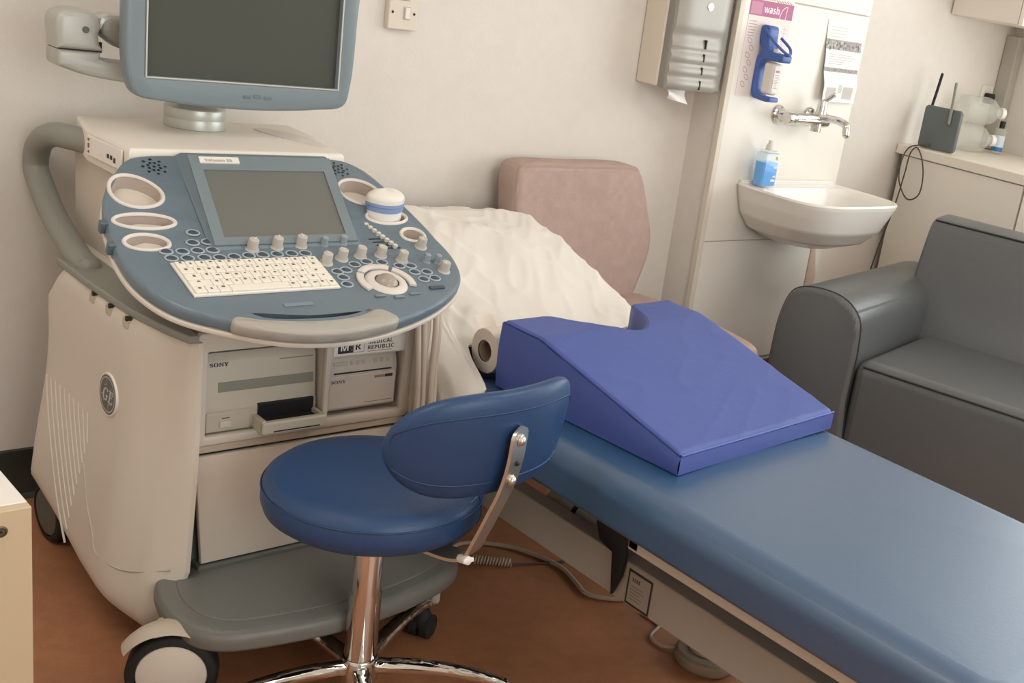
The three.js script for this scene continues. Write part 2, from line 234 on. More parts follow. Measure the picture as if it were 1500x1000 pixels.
  { const z = -2.175, y = 0.478, n = V3(-1, (xOut(z, y + 0.04) - xOut(z, y - 0.04)) / 0.08, (xOut(z + 0.04, y) - xOut(z - 0.04, y)) / 0.08).normalize(), q = new THREE.Quaternion().setFromUnitVectors(V3(0, 0, 1), n);
    const right_ = V3(0, 0, 1).cross(n).cross(n).normalize(); const bas = new THREE.Matrix4().makeBasis(V3(0, 1, 0).cross(n).normalize(), n.clone().cross(V3(0, 1, 0).cross(n).normalize()), n);
    const g = new THREE.CylinderGeometry(0.042, 0.045, 0.008, 40); g.rotateX(Math.PI / 2); g.applyMatrix4(bas); g.translate(xOut(z, y), y, z); part(left, 'emblem_rim', g, M.white);
    const d = new THREE.CircleGeometry(0.039, 40); d.applyMatrix4(bas); d.translate(xOut(z, y) + n.x * 0.0045, y + n.y * 0.0045, z + n.z * 0.0045); part(left, 'emblem', d, mat(0xffffff, 0.35, { map: badgeTex, metalness: 0.3 }), 'grey round emblem with two script letters'); }
  for (const z of [-2.27, -2.19, -2.11]) { part(left, 'notch', box(xOut(z, 0.64) - 0.0015, xOut(z, 0.64) + 0.01, 0.632, 0.654, z - 0.011, z + 0.011, 0.004), M.creamDark); part(left, 'notch_slot', box(xOut(z, 0.65) - 0.002, xOut(z, 0.65) + 0.01, 0.648, 0.6565, z + 0.004, z + 0.011, 0.001), M.dark); }
  // grey side rail and push handle
  const railPts = [[0.852, -1.932], [0.87, -1.932], [0.885, -2.19], [0.884, -2.45], [0.812, -2.46], [0.81, -2.3], [0.818, -2.1], [0.836, -1.99]];
  part(US, 'side_rail', slabUp([...railPts].reverse(), 0.655, 0.67, 0.003), M.grey); part(US, 'side_rail', slabUp(railPts.map(([x, z]) => [2.196 - x, z]), 0.655, 0.67, 0.003), M.grey);
  for (const k of [0, 1]) { const X = (x) => (k ? 2.196 - x : x); part(US, 'push_handle', capTube([[X(0.848), 0.664, -2.39], [X(0.848), 0.672, -2.44], [X(0.852), 0.694, -2.53], [X(0.858), 0.718, -2.62], [X(0.862), 0.752, -2.69], [X(0.862), 0.795, -2.735], [X(0.862), 0.845, -2.715], [X(0.864), 0.882, -2.64], [X(0.872), 0.893, -2.56], [X(0.9), 0.893, -2.49]], 0.0255, 70, 14), M.grey); }
  // top shelf behind the console
  const top = part(US, 'top_shelf', merge(slabUp([[0.9, -2.61], [1.37, -2.61], [1.362, -2.46], [1.325, -2.275], [0.878, -2.275], [0.868, -2.46]], 0.862, 0.93, 0.008)), M.shelf);
  part(top, 'shelf_tray', slabUp(spline2([[1.245, -2.53], [1.285, -2.53], [1.33, -2.42], [1.318, -2.33], [1.295, -2.36]], 40), 0.9295, 0.932, 0.001), M.cupRim);
  { const g = box(-0.075, 0.075, -0.02, 0.02, 0, 0.004, 0.002); g.rotateY(-Math.PI / 2 + 0.055); g.translate(0.871, 0.902, -2.37); const cp = part(top, 'connector_panel', g, M.white);
    for (const [dz, dy, w, h, m] of [[-0.066, 0.012, 0.004, 0.005, 0x8a4a3c], [-0.066, 0.0, 0.004, 0.009, 0x8a4a3c], [-0.066, -0.012, 0.004, 0.005, 0x8a4a3c], [0.02, -0.003, 0.007, 0.008, 0x3c3a36], [0.034, -0.003, 0.007, 0.008, 0x3c3a36], [0.048, -0.006, 0.006, 0.01, 0x3c3a36]]) { const b = box(dz - w / 2, dz + w / 2, dy - h / 2, dy + h / 2, 0.003, 0.006, 0.001); b.rotateY(-Math.PI / 2 + 0.055); b.translate(0.871, 0.902, -2.37); part(top, 'connector', b, mat(m, 0.5)); } }

  // ---- console: its own tilted frame, u across, h up, v towards the user
  const CU = 1.11, tilt = Math.atan(0.31);
  const consoleOutline = spline2([[-0.21, 0.077], [0.0, 0.074], [0.2, 0.077], [0.232, 0.1], [0.252, 0.135], [0.28, 0.235], [0.298, 0.343], [0.292, 0.43], [0.262, 0.497], [0.18, 0.561], [0.05, 0.612], [-0.06, 0.627], [-0.16, 0.613], [-0.235, 0.577], [-0.315, 0.516], [-0.348, 0.438], [-0.349, 0.332], [-0.326, 0.209], [-0.28, 0.13], [-0.245, 0.09]], 150);
  const ell = (cu, cv, a, b, rot = 0, egg = 0, n = 36) => Array.from({ length: n }, (_, i) => { const t = (i / n) * Math.PI * 2, x = a * Math.cos(t) * (1 + egg * Math.sin(t)), y = b * Math.sin(t); return new THREE.Vector2(cu + x * Math.cos(rot) - y * Math.sin(rot), cv + x * Math.sin(rot) + y * Math.cos(rot)); });
  const cups = [[-0.2635, 0.186, 0.041, 0.043, -0.2, 0.16, 0.11], [-0.276, 0.2715, 0.049, 0.0165, 0.06, 0, 0.08], [-0.292, 0.3285, 0.034, 0.018, 0.06, 0, 0.08], [0.192, 0.188, 0.042, 0.037, 0.2, 0, 0.11], [0.2145, 0.27, 0.042, 0.018, 0, 0, 0.05], [0.246, 0.329, 0.023, 0.0175, -0.1, 0, 0.07]];
  const flat = (pts) => pts.map((p) => new THREE.Vector2(p.x, -p.y));
  const cs = new THREE.Shape(flat(consoleOutline));
  for (const [a, b, c, d, e, f] of cups) cs.holes.push(new THREE.Path(flat(ell(a, b, c + 0.0085, d + 0.0085, e, f))));
  const gripHole = spline2([[-0.215, 0.548], [-0.1, 0.566], [0.0, 0.566], [0.025, 0.57], [-0.02, 0.588], [-0.1, 0.592], [-0.19, 0.577]], 50);
  cs.holes.push(new THREE.Path(flat(gripHole)));
  const bendSplit = (g) => { let o = g.index ? g.toNonIndexed() : g; const p = o.attributes.position.array, out = []; const V = 0.34;   // cut the flat faces along the bend
    for (let i = 0; i < p.length; i += 9) { let poly = [[p[i], p[i + 1], p[i + 2]], [p[i + 3], p[i + 4], p[i + 5]], [p[i + 6], p[i + 7], p[i + 8]]]; for (const s of [1, -1]) { const q = []; for (let k = 0; k < 3; k++) { const a = poly[k], b = poly[(k + 1) % 3], da = s * (a[2] - V), db = s * (b[2] - V); if (da >= 0) q.push(a); if ((da > 0 && db < 0) || (da < 0 && db > 0)) { const t = da / (da - db); q.push([lerp(a[0], b[0], t), lerp(a[1], b[1], t), V]); } } for (let k = 1; k + 1 < q.length; k++) out.push(...q[0], ...q[k], ...q[k + 1]); } }
    const r = new THREE.BufferGeometry(); r.setAttribute('position', new THREE.Float32BufferAttribute(out, 3)); r.computeVertexNormals(); return r; };
  const bend = (g, k = 1) => { const p = g.attributes.position; for (let i = 0; i < p.count; i++) p.setY(i, p.getY(i) + 0.14 * Math.max(0, 0.34 - p.getZ(i)) * k); g.computeVertexNormals(); return g; };
  const cg = bendSplit(ext(cs, 0.026, 0.008, 4).rotateX(-Math.PI / 2).translate(0, -0.026, 0));
  const console_ = local(US, 'console', uvm(toCreasedNormals(bend(cg), 0.5)), M.slate, 'slate blue control console');
  console_.position.set(CU - 1.1, 0.908, -2.35 + 2.25); console_.rotation.x = tilt;
  const L = (name, g, m, label) => local(console_, name, g, m, label);
  const up = (pts, h0, h1, b = 0.002, s = 2) => slabUp(pts, h0, h1, b, s);
  L('console_underside', uvm(toCreasedNormals(bend(slabUp(consoleOutline.map((p) => new THREE.Vector2((p.x + 0.025) * 1.004 - 0.025, (p.y - 0.3) * 1.004 + 0.3)), -0.036, -0.026, 0.003)), 0.5)), M.cream);
  for (const [a, b, c, d, e, f, depth] of cups) {
    const big = ell(a, b, c + 0.0075, d + 0.0075, e, f), small = ell(a, b, c + 0.0, d + 0.0, e, f), n = small.length;
    const at = (o, i) => o[i % n];
    const rim = grid(n, 8, (u, v) => { const i = Math.round(u * n), t = v * Math.PI, A = at(big, i), B = at(small, i); return [lerp(A.x, B.x, (1 - Math.cos(t)) / 2), 0.0042 * Math.sin(t) - 0.0005, lerp(A.y, B.y, (1 - Math.cos(t)) / 2)]; }, true);
    L('cup_rim', bend(rim), M.cupRim);
    L('holder_cup', bend(grid(n, 10, (u, v) => { const i = Math.round(u * n), B = at(small, i), w = v < 0.85 ? 1 - 0.2 * v : (1 - v) / 0.15 * 0.83; return [a + (B.x - a) * w, -0.001 - Math.min(v / 0.85, 1) * depth, b + (B.y - b) * w]; }, true)), M.cup);
  }
  for (const [u, v] of [[-0.336, 0.2715], [-0.342, 0.3285]]) L('cable_notch', bend(box(u - 0.016, u - 0.002, -0.02, 0.0025, v - 0.006, v + 0.006, 0.003)), M.slateDark);
  // speakers
  const hole = new THREE.CircleGeometry(0.0029, 10); hole.rotateX(-Math.PI / 2);
  for (const [u, v] of [[-0.203, 0.114], [0.179, 0.113]]) {
    const q = [[0, 0]]; for (let k = 0; k < 8; k++) q.push([0.011 * Math.cos(k * Math.PI / 4 + 0.4), 0.011 * Math.sin(k * Math.PI / 4 + 0.4)]); for (let k = 0; k < 8; k++) q.push([0.0205 * Math.cos(k * Math.PI / 4), 0.0205 * Math.sin(k * Math.PI / 4)]);
    L('speaker_grille', bend(merge(q.map(([a, b]) => { const g = hole.clone(); g.translate(u + a, 0.0012, v + b * 1.05); return g; }))), M.black);
  }
  // touch-screen housing: a wedge rising to the back
  {
    const b0 = [[-0.182, 0.352], [0.106, 0.35]], t0 = [[-0.14, 0.103], [0.156, 0.105]], H = 0.017 + 0.14 * 0.236, D = 0.14;
    const Z0 = 0.078, y = (v, h) => h + D * Math.max(0, 0.34 - v);
    const P = [[t0[0][0] - 0.012, y(Z0, 0), Z0], [t0[1][0] + 0.01, y(Z0, 0), Z0], [b0[1][0] + 0.008, y(0.35, 0), b0[1][1] + 0.005], [b0[0][0] - 0.008, y(0.35, 0), b0[0][1] + 0.005], [t0[0][0] - 0.002, y(Z0, 0.008), Z0 + 0.002], [t0[1][0] + 0.002, y(Z0, 0.008), Z0 + 0.002], [t0[0][0], H, t0[0][1] - 0.012], [t0[1][0], H, t0[1][1] - 0.012], [t0[1][0], H, t0[1][1]], [t0[0][0], H, t0[0][1]], [b0[1][0], 0.004, b0[1][1]], [b0[0][0], 0.004, b0[0][1]]];
    const F = [[0, 1, 5, 4], [4, 5, 7, 6], [6, 7, 8, 9], [9, 8, 10, 11], [11, 10, 2, 3], [0, 4, 6], [0, 6, 9], [0, 9, 11], [0, 11, 3], [1, 7, 5], [1, 8, 7], [1, 10, 8], [1, 2, 10]], pos = [];
    for (const f of F) for (let k = 1; k + 1 < f.length; k++) for (const i of [f[0], f[k + 1], f[k]]) pos.push(...P[i]);
    const g = new THREE.BufferGeometry(); g.setAttribute('position', new THREE.Float32BufferAttribute(pos, 3)); g.computeVertexNormals(); L('screen_housing', uvm(g), M.slate);
    const on = (s, t, h = 0.0015) => { const a = V3(lerp(P[9][0], P[8][0], s), H, lerp(P[9][2], P[8][2], s)), b = V3(lerp(P[11][0], P[10][0], s), 0.004, lerp(P[11][2], P[10][2], s)); const o = a.lerp(b, t); const n = V3(0, Math.cos(0.185), Math.sin(0.185)); return o.addScaledVector(n, h).toArray(); };
    const patch = (s0, s1, t0_, t1_, h0, h1) => merge(grid(1, 1, (u, v) => on(lerp(s0, s1, u), lerp(t1_, t0_, v), h1)), grid(1, 1, (u, v) => (u < 0.5 ? on(s0, lerp(t1_, t0_, v), h0) : on(s0, lerp(t1_, t0_, v), h1))), grid(1, 1, (u, v) => (u < 0.5 ? on(s1, lerp(t1_, t0_, v), h1) : on(s1, lerp(t1_, t0_, v), h0))), grid(1, 1, (u, v) => (v < 0.5 ? on(lerp(s0, s1, u), t1_, h0) : on(lerp(s0, s1, u), t1_, h1))), grid(1, 1, (u, v) => (v < 0.5 ? on(lerp(s0, s1, u), t0_, h1) : on(lerp(s0, s1, u), t0_, h0))));
    L('screen_bezel', merge(patch(0.0, 1, 0.0, 0.17, 0, 0.004), patch(0, 0.075, 0.17, 0.92, 0, 0.004), patch(0.925, 1, 0.17, 0.92, 0, 0.004), patch(0, 1, 0.92, 1, 0, 0.004)), M.slateLight);
    L('touch_screen', patch(0.075, 0.925, 0.17, 0.92, 0, 0.0015), M.touch, 'switched-off grey touch screen');
    L('name_plate', patch(0.065, 0.33, 0.03, 0.1, 0.003, 0.0065), M.white);
    const nt = text('Voluson E8', 0.0075, 0.0004, font, 1.0); nt.rotateX(-Math.PI / 2 + 0.185); nt.translate(...on(0.1, 0.088, 0.0067)); L('name_lettering', nt, mat(0xb79f98, 0.6));
  }
  // keyboard
  L('keyboard_base', up([[-0.279, 0.397], [-0.008, 0.397], [-0.008, 0.501], [-0.279, 0.501]], 0, 0.005), M.white);
  {
    const kw = 0.0176, kh = 0.0195, u0 = -0.2755, v0 = 0.4; const marks = [];
    const capG = box(-kw / 2 + 0.0005, kw / 2 - 0.0005, 0.004, 0.0092, -kh / 2 + 0.0006, kh / 2 - 0.0006, 0.0014), keyM = mat(0xe9e2d4, 0.45), wide = (n) => box(-n * kw / 2 + 0.0005, n * kw / 2 - 0.0005, 0.004, 0.0092, -kh / 2 + 0.0006, kh / 2 - 0.0006, 0.0014);
    for (let r = 0; r < 5; r++) {
      const widths = [[1, 1, 1, 1, 1, 1, 1, 1, 1, 1, 1, 1, 1, 1, 1], [1.4, 1, 1, 1, 1, 1, 1, 1, 1, 1, 1, 1, 1, 1.6], [1.7, 1, 1, 1, 1, 1, 1, 1, 1, 1, 1, 1, 2.3], [2.2, 1, 1, 1, 1, 1, 1, 1, 1, 1, 1, 1.3, 1.5], [1.2, 1.2, 1.2, 6.2, 1, 1.2, 1, 1, 1]][r];
      let x = u0;
      for (const w of widths) { const k = L('key', w === 1 ? capG : wide(w), keyM); k.position.set(x + w * kw / 2, 0, v0 + (r + 0.5) * kh + 0.0005); if (w < 5) { const m = new THREE.PlaneGeometry(0.0035 + 0.003 * rnd(), 0.0035 + 0.002 * rnd()); m.rotateX(-Math.PI / 2); m.translate(x + w * kw / 2 - 0.002 + 0.004 * rnd(), 0.00945, v0 + (r + 0.5) * kh - 0.004 * rnd()); marks.push(m); } x += w * kw; }
    }
    L('key_markings', merge(marks), mat(0x6e6558, 0.7));
  }
  // ringed push buttons
  const ringG = new THREE.TorusGeometry(0.0098, 0.0018, 6, 22); ringG.rotateX(Math.PI / 2); ringG.scale(1.12, 1, 0.92); ringG.translate(0, 0.001, 0);
  const capB = lathe([[0, 0.0035], [0.006, 0.0032], [0.0078, 0.0015], [0.0078, 0]], 18), ringM = mat(0xa3b0b8, 0.35), btnM = mat(0x414b55, 0.4);
  for (const [u, v] of [[-0.203, 0.306], [-0.214, 0.333], [-0.186, 0.332], [-0.27, 0.357], [-0.242, 0.359], [-0.215, 0.358], [-0.188, 0.358], [-0.269, 0.379], [-0.242, 0.381], [-0.212, 0.381], [-0.185, 0.383], [-0.158, 0.382], [-0.13, 0.38], [-0.103, 0.379], [-0.075, 0.379], [-0.046, 0.379], [-0.019, 0.38], [0.014, 0.446], [0.034, 0.442], [0.061, 0.425], [0.091, 0.417], [0.122, 0.422], [0.153, 0.437], [0.178, 0.439], [0.016, 0.466], [0.012, 0.489], [0.174, 0.461], [0.201, 0.463], [0.206, 0.486], [0.18, 0.487]]) {
    const b = L('push_button', capB, btnM); b.position.set(u, 0.14 * Math.max(0, 0.34 - v), v); const r = local(b, 'button_ring', ringG, ringM); console_.add(r); r.position.copy(b.position);
  }
  // rotary knobs
  const knobG = lathe([[0, 0.0225], [0.0075, 0.0225], [0.0092, 0.021], [0.0098, 0.004], [0.0125, 0.0025], [0.0128, 0]], 26), tall = knobG.clone(), smallK = knobG.clone().scale(0.7, 0.8, 0.7);
  const knobM = mat(0xbcb6ab, 0.42), knobSide = mat(0xd6cfc4, 0.4);
  for (const [u, v] of [[-0.114, 0.358], [-0.064, 0.354], [-0.015, 0.352], [0.007, 0.414], [0.045, 0.403], [0.088, 0.397], [0.133, 0.397], [0.17, 0.417], [0.24, 0.372], [0.242, 0.462]]) { const k = L('rotary_knob', knobG, knobM); k.position.set(u, 0, v); const i = local(console_, 'knob_pointer', box(-0.0012, 0.0012, 0.02, 0.0235, -0.008, 0.0005, 0.0005), knobSide); i.position.set(u, 0, v); i.rotation.y = u * 9; }
  for (const [u, v] of [[0.033, 0.352], [0.075, 0.349], [0.222, 0.425], [0.245, 0.43]]) { const k = L('toggle_knob', smallK, mat(0x8f979c, 0.4)); k.position.set(u, 0, v); }
  // slide faders
  for (let i = 0; i < 8; i++) { const t = i / 7, u = lerp(0.148, 0.17, t), v = lerp(0.29, 0.372, t); L('fader_slot', box(u - 0.022, u + 0.022, 0, 0.0012, v - 0.0014, v + 0.0014, 0.0004), M.black); L('fader', box(u + 0.004, u + 0.013, 0.001, 0.009, v - 0.0036, v + 0.0036, 0.001), knobSide); }
  // trackball cluster
  L('trackball_ring', lathe([[0.0235, 0.004], [0.026, 0.0065], [0.034, 0.006], [0.039, 0.0035], [0.041, 0]], 40).translate(0.095, 0, 0.49), M.cupRim);
  { const g = new THREE.SphereGeometry(0.0235, 28, 16); g.translate(0.095, -0.006, 0.49); L('trackball', g, mat(0xa19789, 0.25)); }
  const arcKey = (r0, r1, a0, a1) => { const q = []; for (let k = 0; k <= 12; k++) { const a = lerp(a0, a1, k / 12); q.push([0.095 + r1 * Math.cos(a), 0.49 + r1 * Math.sin(a)]); } for (let k = 12; k >= 0; k--) { const a = lerp(a0, a1, k / 12); q.push([0.095 + r0 * Math.cos(a), 0.49 + r0 * Math.sin(a)]); } return up(q, 0, 0.006, 0.002); };
  for (const [a, b] of [[Math.PI * 1.24, Math.PI * 1.68], [Math.PI * 0.86, Math.PI * 1.2], [Math.PI * 1.72, Math.PI * 2.12]]) L('trackball_key', arcKey(0.044, 0.058, a, b), M.cupRim);
  for (const [u, v] of [[0.058, 0.533], [0.095, 0.541], [0.132, 0.534]]) L('soft_key', box(u - 0.011, u + 0.011, 0, 0.004, v - 0.003, v + 0.003, 0.0015), M.slateLight);
  L('soft_key', box(0.174, 0.208, 0, 0.004, 0.5145, 0.5235, 0.002), btnM);
  L('media_flap', box(-0.137, -0.082, 0, 0.0015, 0.535, 0.545, 0.0006), M.slateLight);
  // front palm grip
  L('palm_grip', slabUp(spline2([[-0.236, 0.562], [-0.19, 0.577], [-0.1, 0.592], [-0.02, 0.588], [0.035, 0.572], [0.058, 0.607], [-0.02, 0.629], [-0.09, 0.633], [-0.17, 0.617], [-0.245, 0.578]], 70), -0.024, 0.0045, 0.009, 4), M.grip);

  // ---- monitor on its folding arm
  const mon = spline2([[0.914, 1.39], [0.914, 1.2], [0.918, 1.06], [0.935, 1.013], [1.0, 1.0], [1.16, 0.992], [1.32, 1.0], [1.388, 1.013], [1.402, 1.06], [1.408, 1.2], [1.408, 1.39], [1.37, 1.412], [0.95, 1.412]], 110);
  const ms = shapeOf(mon); ms.holes.push(roundRect(0.957, 1.368, 1.049, 1.37, 0.003, THREE.Path));
  const mg = ext(ms, 0.034, 0.008, 3); mg.translate(0, 0, -2.432); const monitor = part(US, 'monitor', mg, M.slateLight, 'grey-blue flat monitor');
  { const back = ext(shapeOf(mon.map((p) => new THREE.Vector2(1.16 + (p.x - 1.16) * 0.95, 1.2 + (p.y - 1.2) * 0.95))), 0.035, 0.014, 3); back.translate(0, 0, -2.462); part(monitor, 'back_cover', back, M.cream); }
  part(monitor, 'screen', box(0.95, 1.375, 1.042, 1.377, -2.428, -2.41, 0), M.screen, 'dark switched-off screen');
  { const edge = []; for (const [a, b, c, d] of [[0.957, 1.368, 1.0455, 1.049], [0.9535, 0.957, 1.0455, 1.37], [1.368, 1.3715, 1.0455, 1.37]]) edge.push(box(a, b, c, d, -2.4, -2.3965, 0.001)); part(monitor, 'screen_edge', merge(edge), M.silver); }
  for (const dx of [-0.023, 0, 0.023]) part(monitor, 'monitor_button', box(1.185 + dx - 0.009, 1.185 + dx + 0.009, 1.0165 + (dx ? 0 : 0.002), 1.0235 + (dx ? 0 : 0.002), -2.4, -2.3965, 0.0015), M.slate);
  const base = lathe([[0, 0], [0.062, 0], [0.0625, 0.002], [0.0625, 0.02], [0.06, 0.0215], [0.0625, 0.023], [0.0625, 0.042], [0.058, 0.045], [0.045, 0.05], [0.046, 0.058], [0.042, 0.064], [0.036, 0.066], [0.036, 0.09], [0, 0.09]], 48); base.translate(1.114, 0.9295, -2.535);
  const stand = part(US, 'monitor_arm', base, M.silver);
  const low = ext(shapeOf([...spline2([[1.17, 1.004], [1.05, 1.012], [0.95, 1.02], [0.875, 1.03], [0.826, 1.044]], 30, false), [0.823, 1.05], [0.823, 1.076], [0.902, 1.076], [0.902, 1.064], [0.915, 1.06], [1.17, 1.046]]), 0.074, 0.01, 3); low.translate(0, 0, -2.555); part(stand, 'lower_link', low, M.arm); part(stand, 'arm_post', box(1.07, 1.16, 1.0, 1.05, -2.57, -2.49, 0.015), M.arm);
  { const e = ext(shapeOf([...spline2([[0.823, 1.078], [0.823, 1.138], [0.838, 1.15], [0.88, 1.152], [0.897, 1.144]], 20, false), [0.903, 1.125], [0.898, 1.11], [0.9, 1.092], [0.908, 1.078]]), 0.078, 0.012, 3); e.translate(0, 0, -2.557); part(stand, 'elbow', e, M.arm); part(stand, 'elbow_joint', box(0.828, 0.9, 1.0755, 1.0785, -2.55, -2.49, 0.001), M.dark);
    const s = new THREE.CylinderGeometry(0.0065, 0.0065, 0.004, 14); s.rotateX(Math.PI / 2); s.translate(0.872, 1.118, -2.479); part(stand, 'screw', s, M.greyDark); const pv = new THREE.CylinderGeometry(0.007, 0.007, 0.02, 14); pv.translate(0.906, 1.083, -2.51); part(stand, 'pivot_pin', pv, M.dark); }
  { const u = ext(shapeOf(spline2([[0.906, 1.118], [0.914, 1.136], [0.94, 1.146], [1.06, 1.152], [1.18, 1.155], [1.18, 1.09], [1.06, 1.082], [0.95, 1.083], [0.925, 1.096], [0.91, 1.108]], 60)), 0.06, 0.012, 3); u.translate(0, 0, -2.55); part(stand, 'upper_link', u, M.grey); const ud = ext(roundRect(0.903, 0.99, 1.104, 1.15, 0.02), 0.05, 0.006, 2); ud.translate(0.001, 0, -2.548); part(stand, 'link_cover', ud, M.silver); const c = new THREE.CylinderGeometry(0.03, 0.03, 0.04, 24); c.rotateX(Math.PI / 2); c.translate(1.15, 1.12, -2.48); part(stand, 'swivel', c, M.arm); }

  // ---- foot rest and casters
  const foot = spline2([[0.84, -1.985], [0.795, -1.9], [0.8, -1.78], [0.84, -1.73], [0.97, -1.695], [1.1, -1.685], [1.23, -1.7], [1.345, -1.745], [1.385, -1.82], [1.385, -1.92], [1.35, -1.985]], 90);
  const fg = slabUp(foot, 0.138, 0.184, 0.018, 5); part(US, 'foot_rest', fg, M.footGrey);
  part(US, 'foot_rest_mat', slabUp(foot.map((p) => new THREE.Vector2(1.1 + (p.x - 1.1) * 0.88, -1.87 + (p.y + 1.87) * 0.78)), 0.182, 0.1865, 0.002), M.footGrey);
  const caster = (x, z, turn, r = 0.078, disc = M.cream, cover = M.creamDark) => {
    const prof = [[r * 0.78, -0.02], [r - 0.006, -0.02], [r, -0.014], [r, 0.014], [r - 0.006, 0.02], [r * 0.78, 0.02]];
    const place = (g) => { g.rotateZ(Math.PI / 2); g.rotateY(turn); g.translate(x, r, z); return g; };
    const tire = part(US, 'caster_tyre', place(lathe(prof, 40)), M.rubber);
    part(tire, 'wheel_disc', place(lathe([[0, -0.026], [r * 0.4, -0.025], [r * 0.74, -0.02], [r * 0.78, -0.016], [r * 0.78, 0.016], [r * 0.74, 0.02], [r * 0.4, 0.025], [0, 0.026]], 36)), disc);
    const fender = grid(24, 6, (u, v) => { const a = lerp(0.75, Math.PI - 0.55, u); return [lerp(-0.03, 0.03, v), (r + 0.012 + 0.01 * Math.sin(v * Math.PI)) * Math.sin(a), (r + 0.012 + 0.01 * Math.sin(v * Math.PI)) * Math.cos(a)]; }); fender.rotateY(turn); fender.translate(x, r, z); part(tire, 'fender', fender, cover);
    const fork = box(-0.012, 0.05, 0, 0.06, -0.035, 0.035, 0.012); fork.translate(0, r + 0.024, 0.0); const f2 = merge(fork, box(0.03, 0.05, r - 0.02, r + 0.06, -0.03, 0.03, 0.008)); f2.rotateY(turn); f2.translate(x, 0, z); f2.scale(1, 1, 1); part(tire, 'fork', f2, cover);
  };
  caster(0.79, -1.815, 1.05); caster(1.33, -1.86, -0.5, 0.07); caster(0.83, -2.53, 0.05, 0.07, M.greyDark, M.greyDark); caster(1.37, -2.53, 0.05, 0.07, M.greyDark, M.greyDark);
}
// printers in the bays
{
  const p = thing('photo_printer', 'wide beige photo printer in the left bay of the ultrasound machine with open paper tray', 'printer', [1.01, 0.462, -2.1]);
  part(p, 'case', sideExt([[-2.28, 0.463], [-1.967, 0.463], [-1.963, 0.47], [-1.963, 0.508], [-1.966, 0.512], [-1.975, 0.6], [-1.985, 0.614], [-2.28, 0.614]], 0.899, 1.121, 0.003), M.printer);
  part(p, 'power_panel', box(0.901, 0.985, 0.466, 0.505, -1.966, -1.9605, 0.002), M.printer);
  part(p, 'power_button', box(0.926, 0.948, 0.474, 0.487, -1.962, -1.957, 0.002), M.printerWhite); part(p, 'button_mark', box(0.93, 0.945, 0.4915, 0.493, -1.9612, -1.96, 0.0004), M.ink);
  { const g = box(0.925, 1.115, -0.0095, 0.0095, 0, 0.002, 0.0008); g.rotateX(-0.1); g.translate(0, 0.551, -1.9702); part(p, 'display_strip', g, M.printerStrip); }
  { const g = text('SONY', 0.0073, 0.0006, fontSerif, 1.25); g.rotateX(-0.1); g.translate(0.909, 0.591, -1.9735); part(p, 'lettering', g, M.ink); }
  { const g = box(1.045, 1.115, -0.0012, 0.0012, 0, 0.0008, 0.0003); g.rotateX(-0.1); g.translate(0, 0.594, -1.9742); part(p, 'model_line', g, mat(0x9a8f80, 0.6)); }
  part(p, 'tray_slot', box(1.0, 1.115, 0.476, 0.512, -1.99, -1.9605, 0.002), M.black);
  const tray = part(p, 'paper_tray', merge(box(0.99, 1.12, 0.464, 0.49, -1.93, -1.915, 0.005), box(0.99, 1.0, 0.464, 0.492, -1.975, -1.92, 0.003), box(1.111, 1.12, 0.464, 0.49, -1.975, -1.92, 0.003), box(0.995, 1.118, 0.463, 0.468, -1.975, -1.92, 0.001)), M.printer);
  part(tray, 'tray_paper', box(1.001, 1.11, 0.469, 0.482, -1.985, -1.931, 0.001), M.dark); part(tray, 'tray_groove', box(1.01, 1.105, 0.4695, 0.472, -1.916, -1.9142, 0.0005), M.ink);
}
{
  const p = thing('thermal_printer', 'narrow white thermal printer below the company sticker, right bay of the ultrasound machine', 'printer', [1.22, 0.465, -2.1]);
  part(p, 'case', sideExt([[-2.27, 0.4715], [-1.968, 0.4715], [-1.962, 0.476], [-1.962, 0.56], [-1.97, 0.584], [-1.99, 0.588], [-2.27, 0.588]], 1.1405, 1.2985, 0.002), M.printerWhite);
  part(p, 'paper_door', box(1.144, 1.295, 0.478, 0.549, -1.965, -1.9585, 0.003), M.printerWhite); part(p, 'tear_slot', box(1.155, 1.285, 0.5515, 0.5545, -1.9625, -1.9605, 0.0005), M.ink);
  { const g = text('SONY', 0.0066, 0.0006, fontSerif, 1.25); g.translate(1.148, 0.533, -1.9588); part(p, 'lettering', g, M.ink); }
  part(p, 'badge', box(1.245, 1.268, 0.5365, 0.542, -1.959, -1.9578, 0.0005), mat(0x8f8474, 0.5)); part(p, 'badge', box(1.269, 1.287, 0.5362, 0.5425, -1.959, -1.9578, 0.0005), M.ink); part(p, 'model_line', box(1.225, 1.29, 0.485, 0.4862, -1.959, -1.958, 0.0003), mat(0x7d7264, 0.6));
  for (const [a, w] of [[1.155, 0.03], [1.192, 0.007], [1.205, 0.007], [1.217, 0.008], [1.245, 0.007], [1.26, 0.007], [1.275, 0.007]]) { const g = box(0, w, -0.004, 0.004, 0, 0.002, 0.0008); g.rotateX(-0.3); g.translate(a, 0.5715, -1.9662); part(p, 'button', g, M.printer); }
}
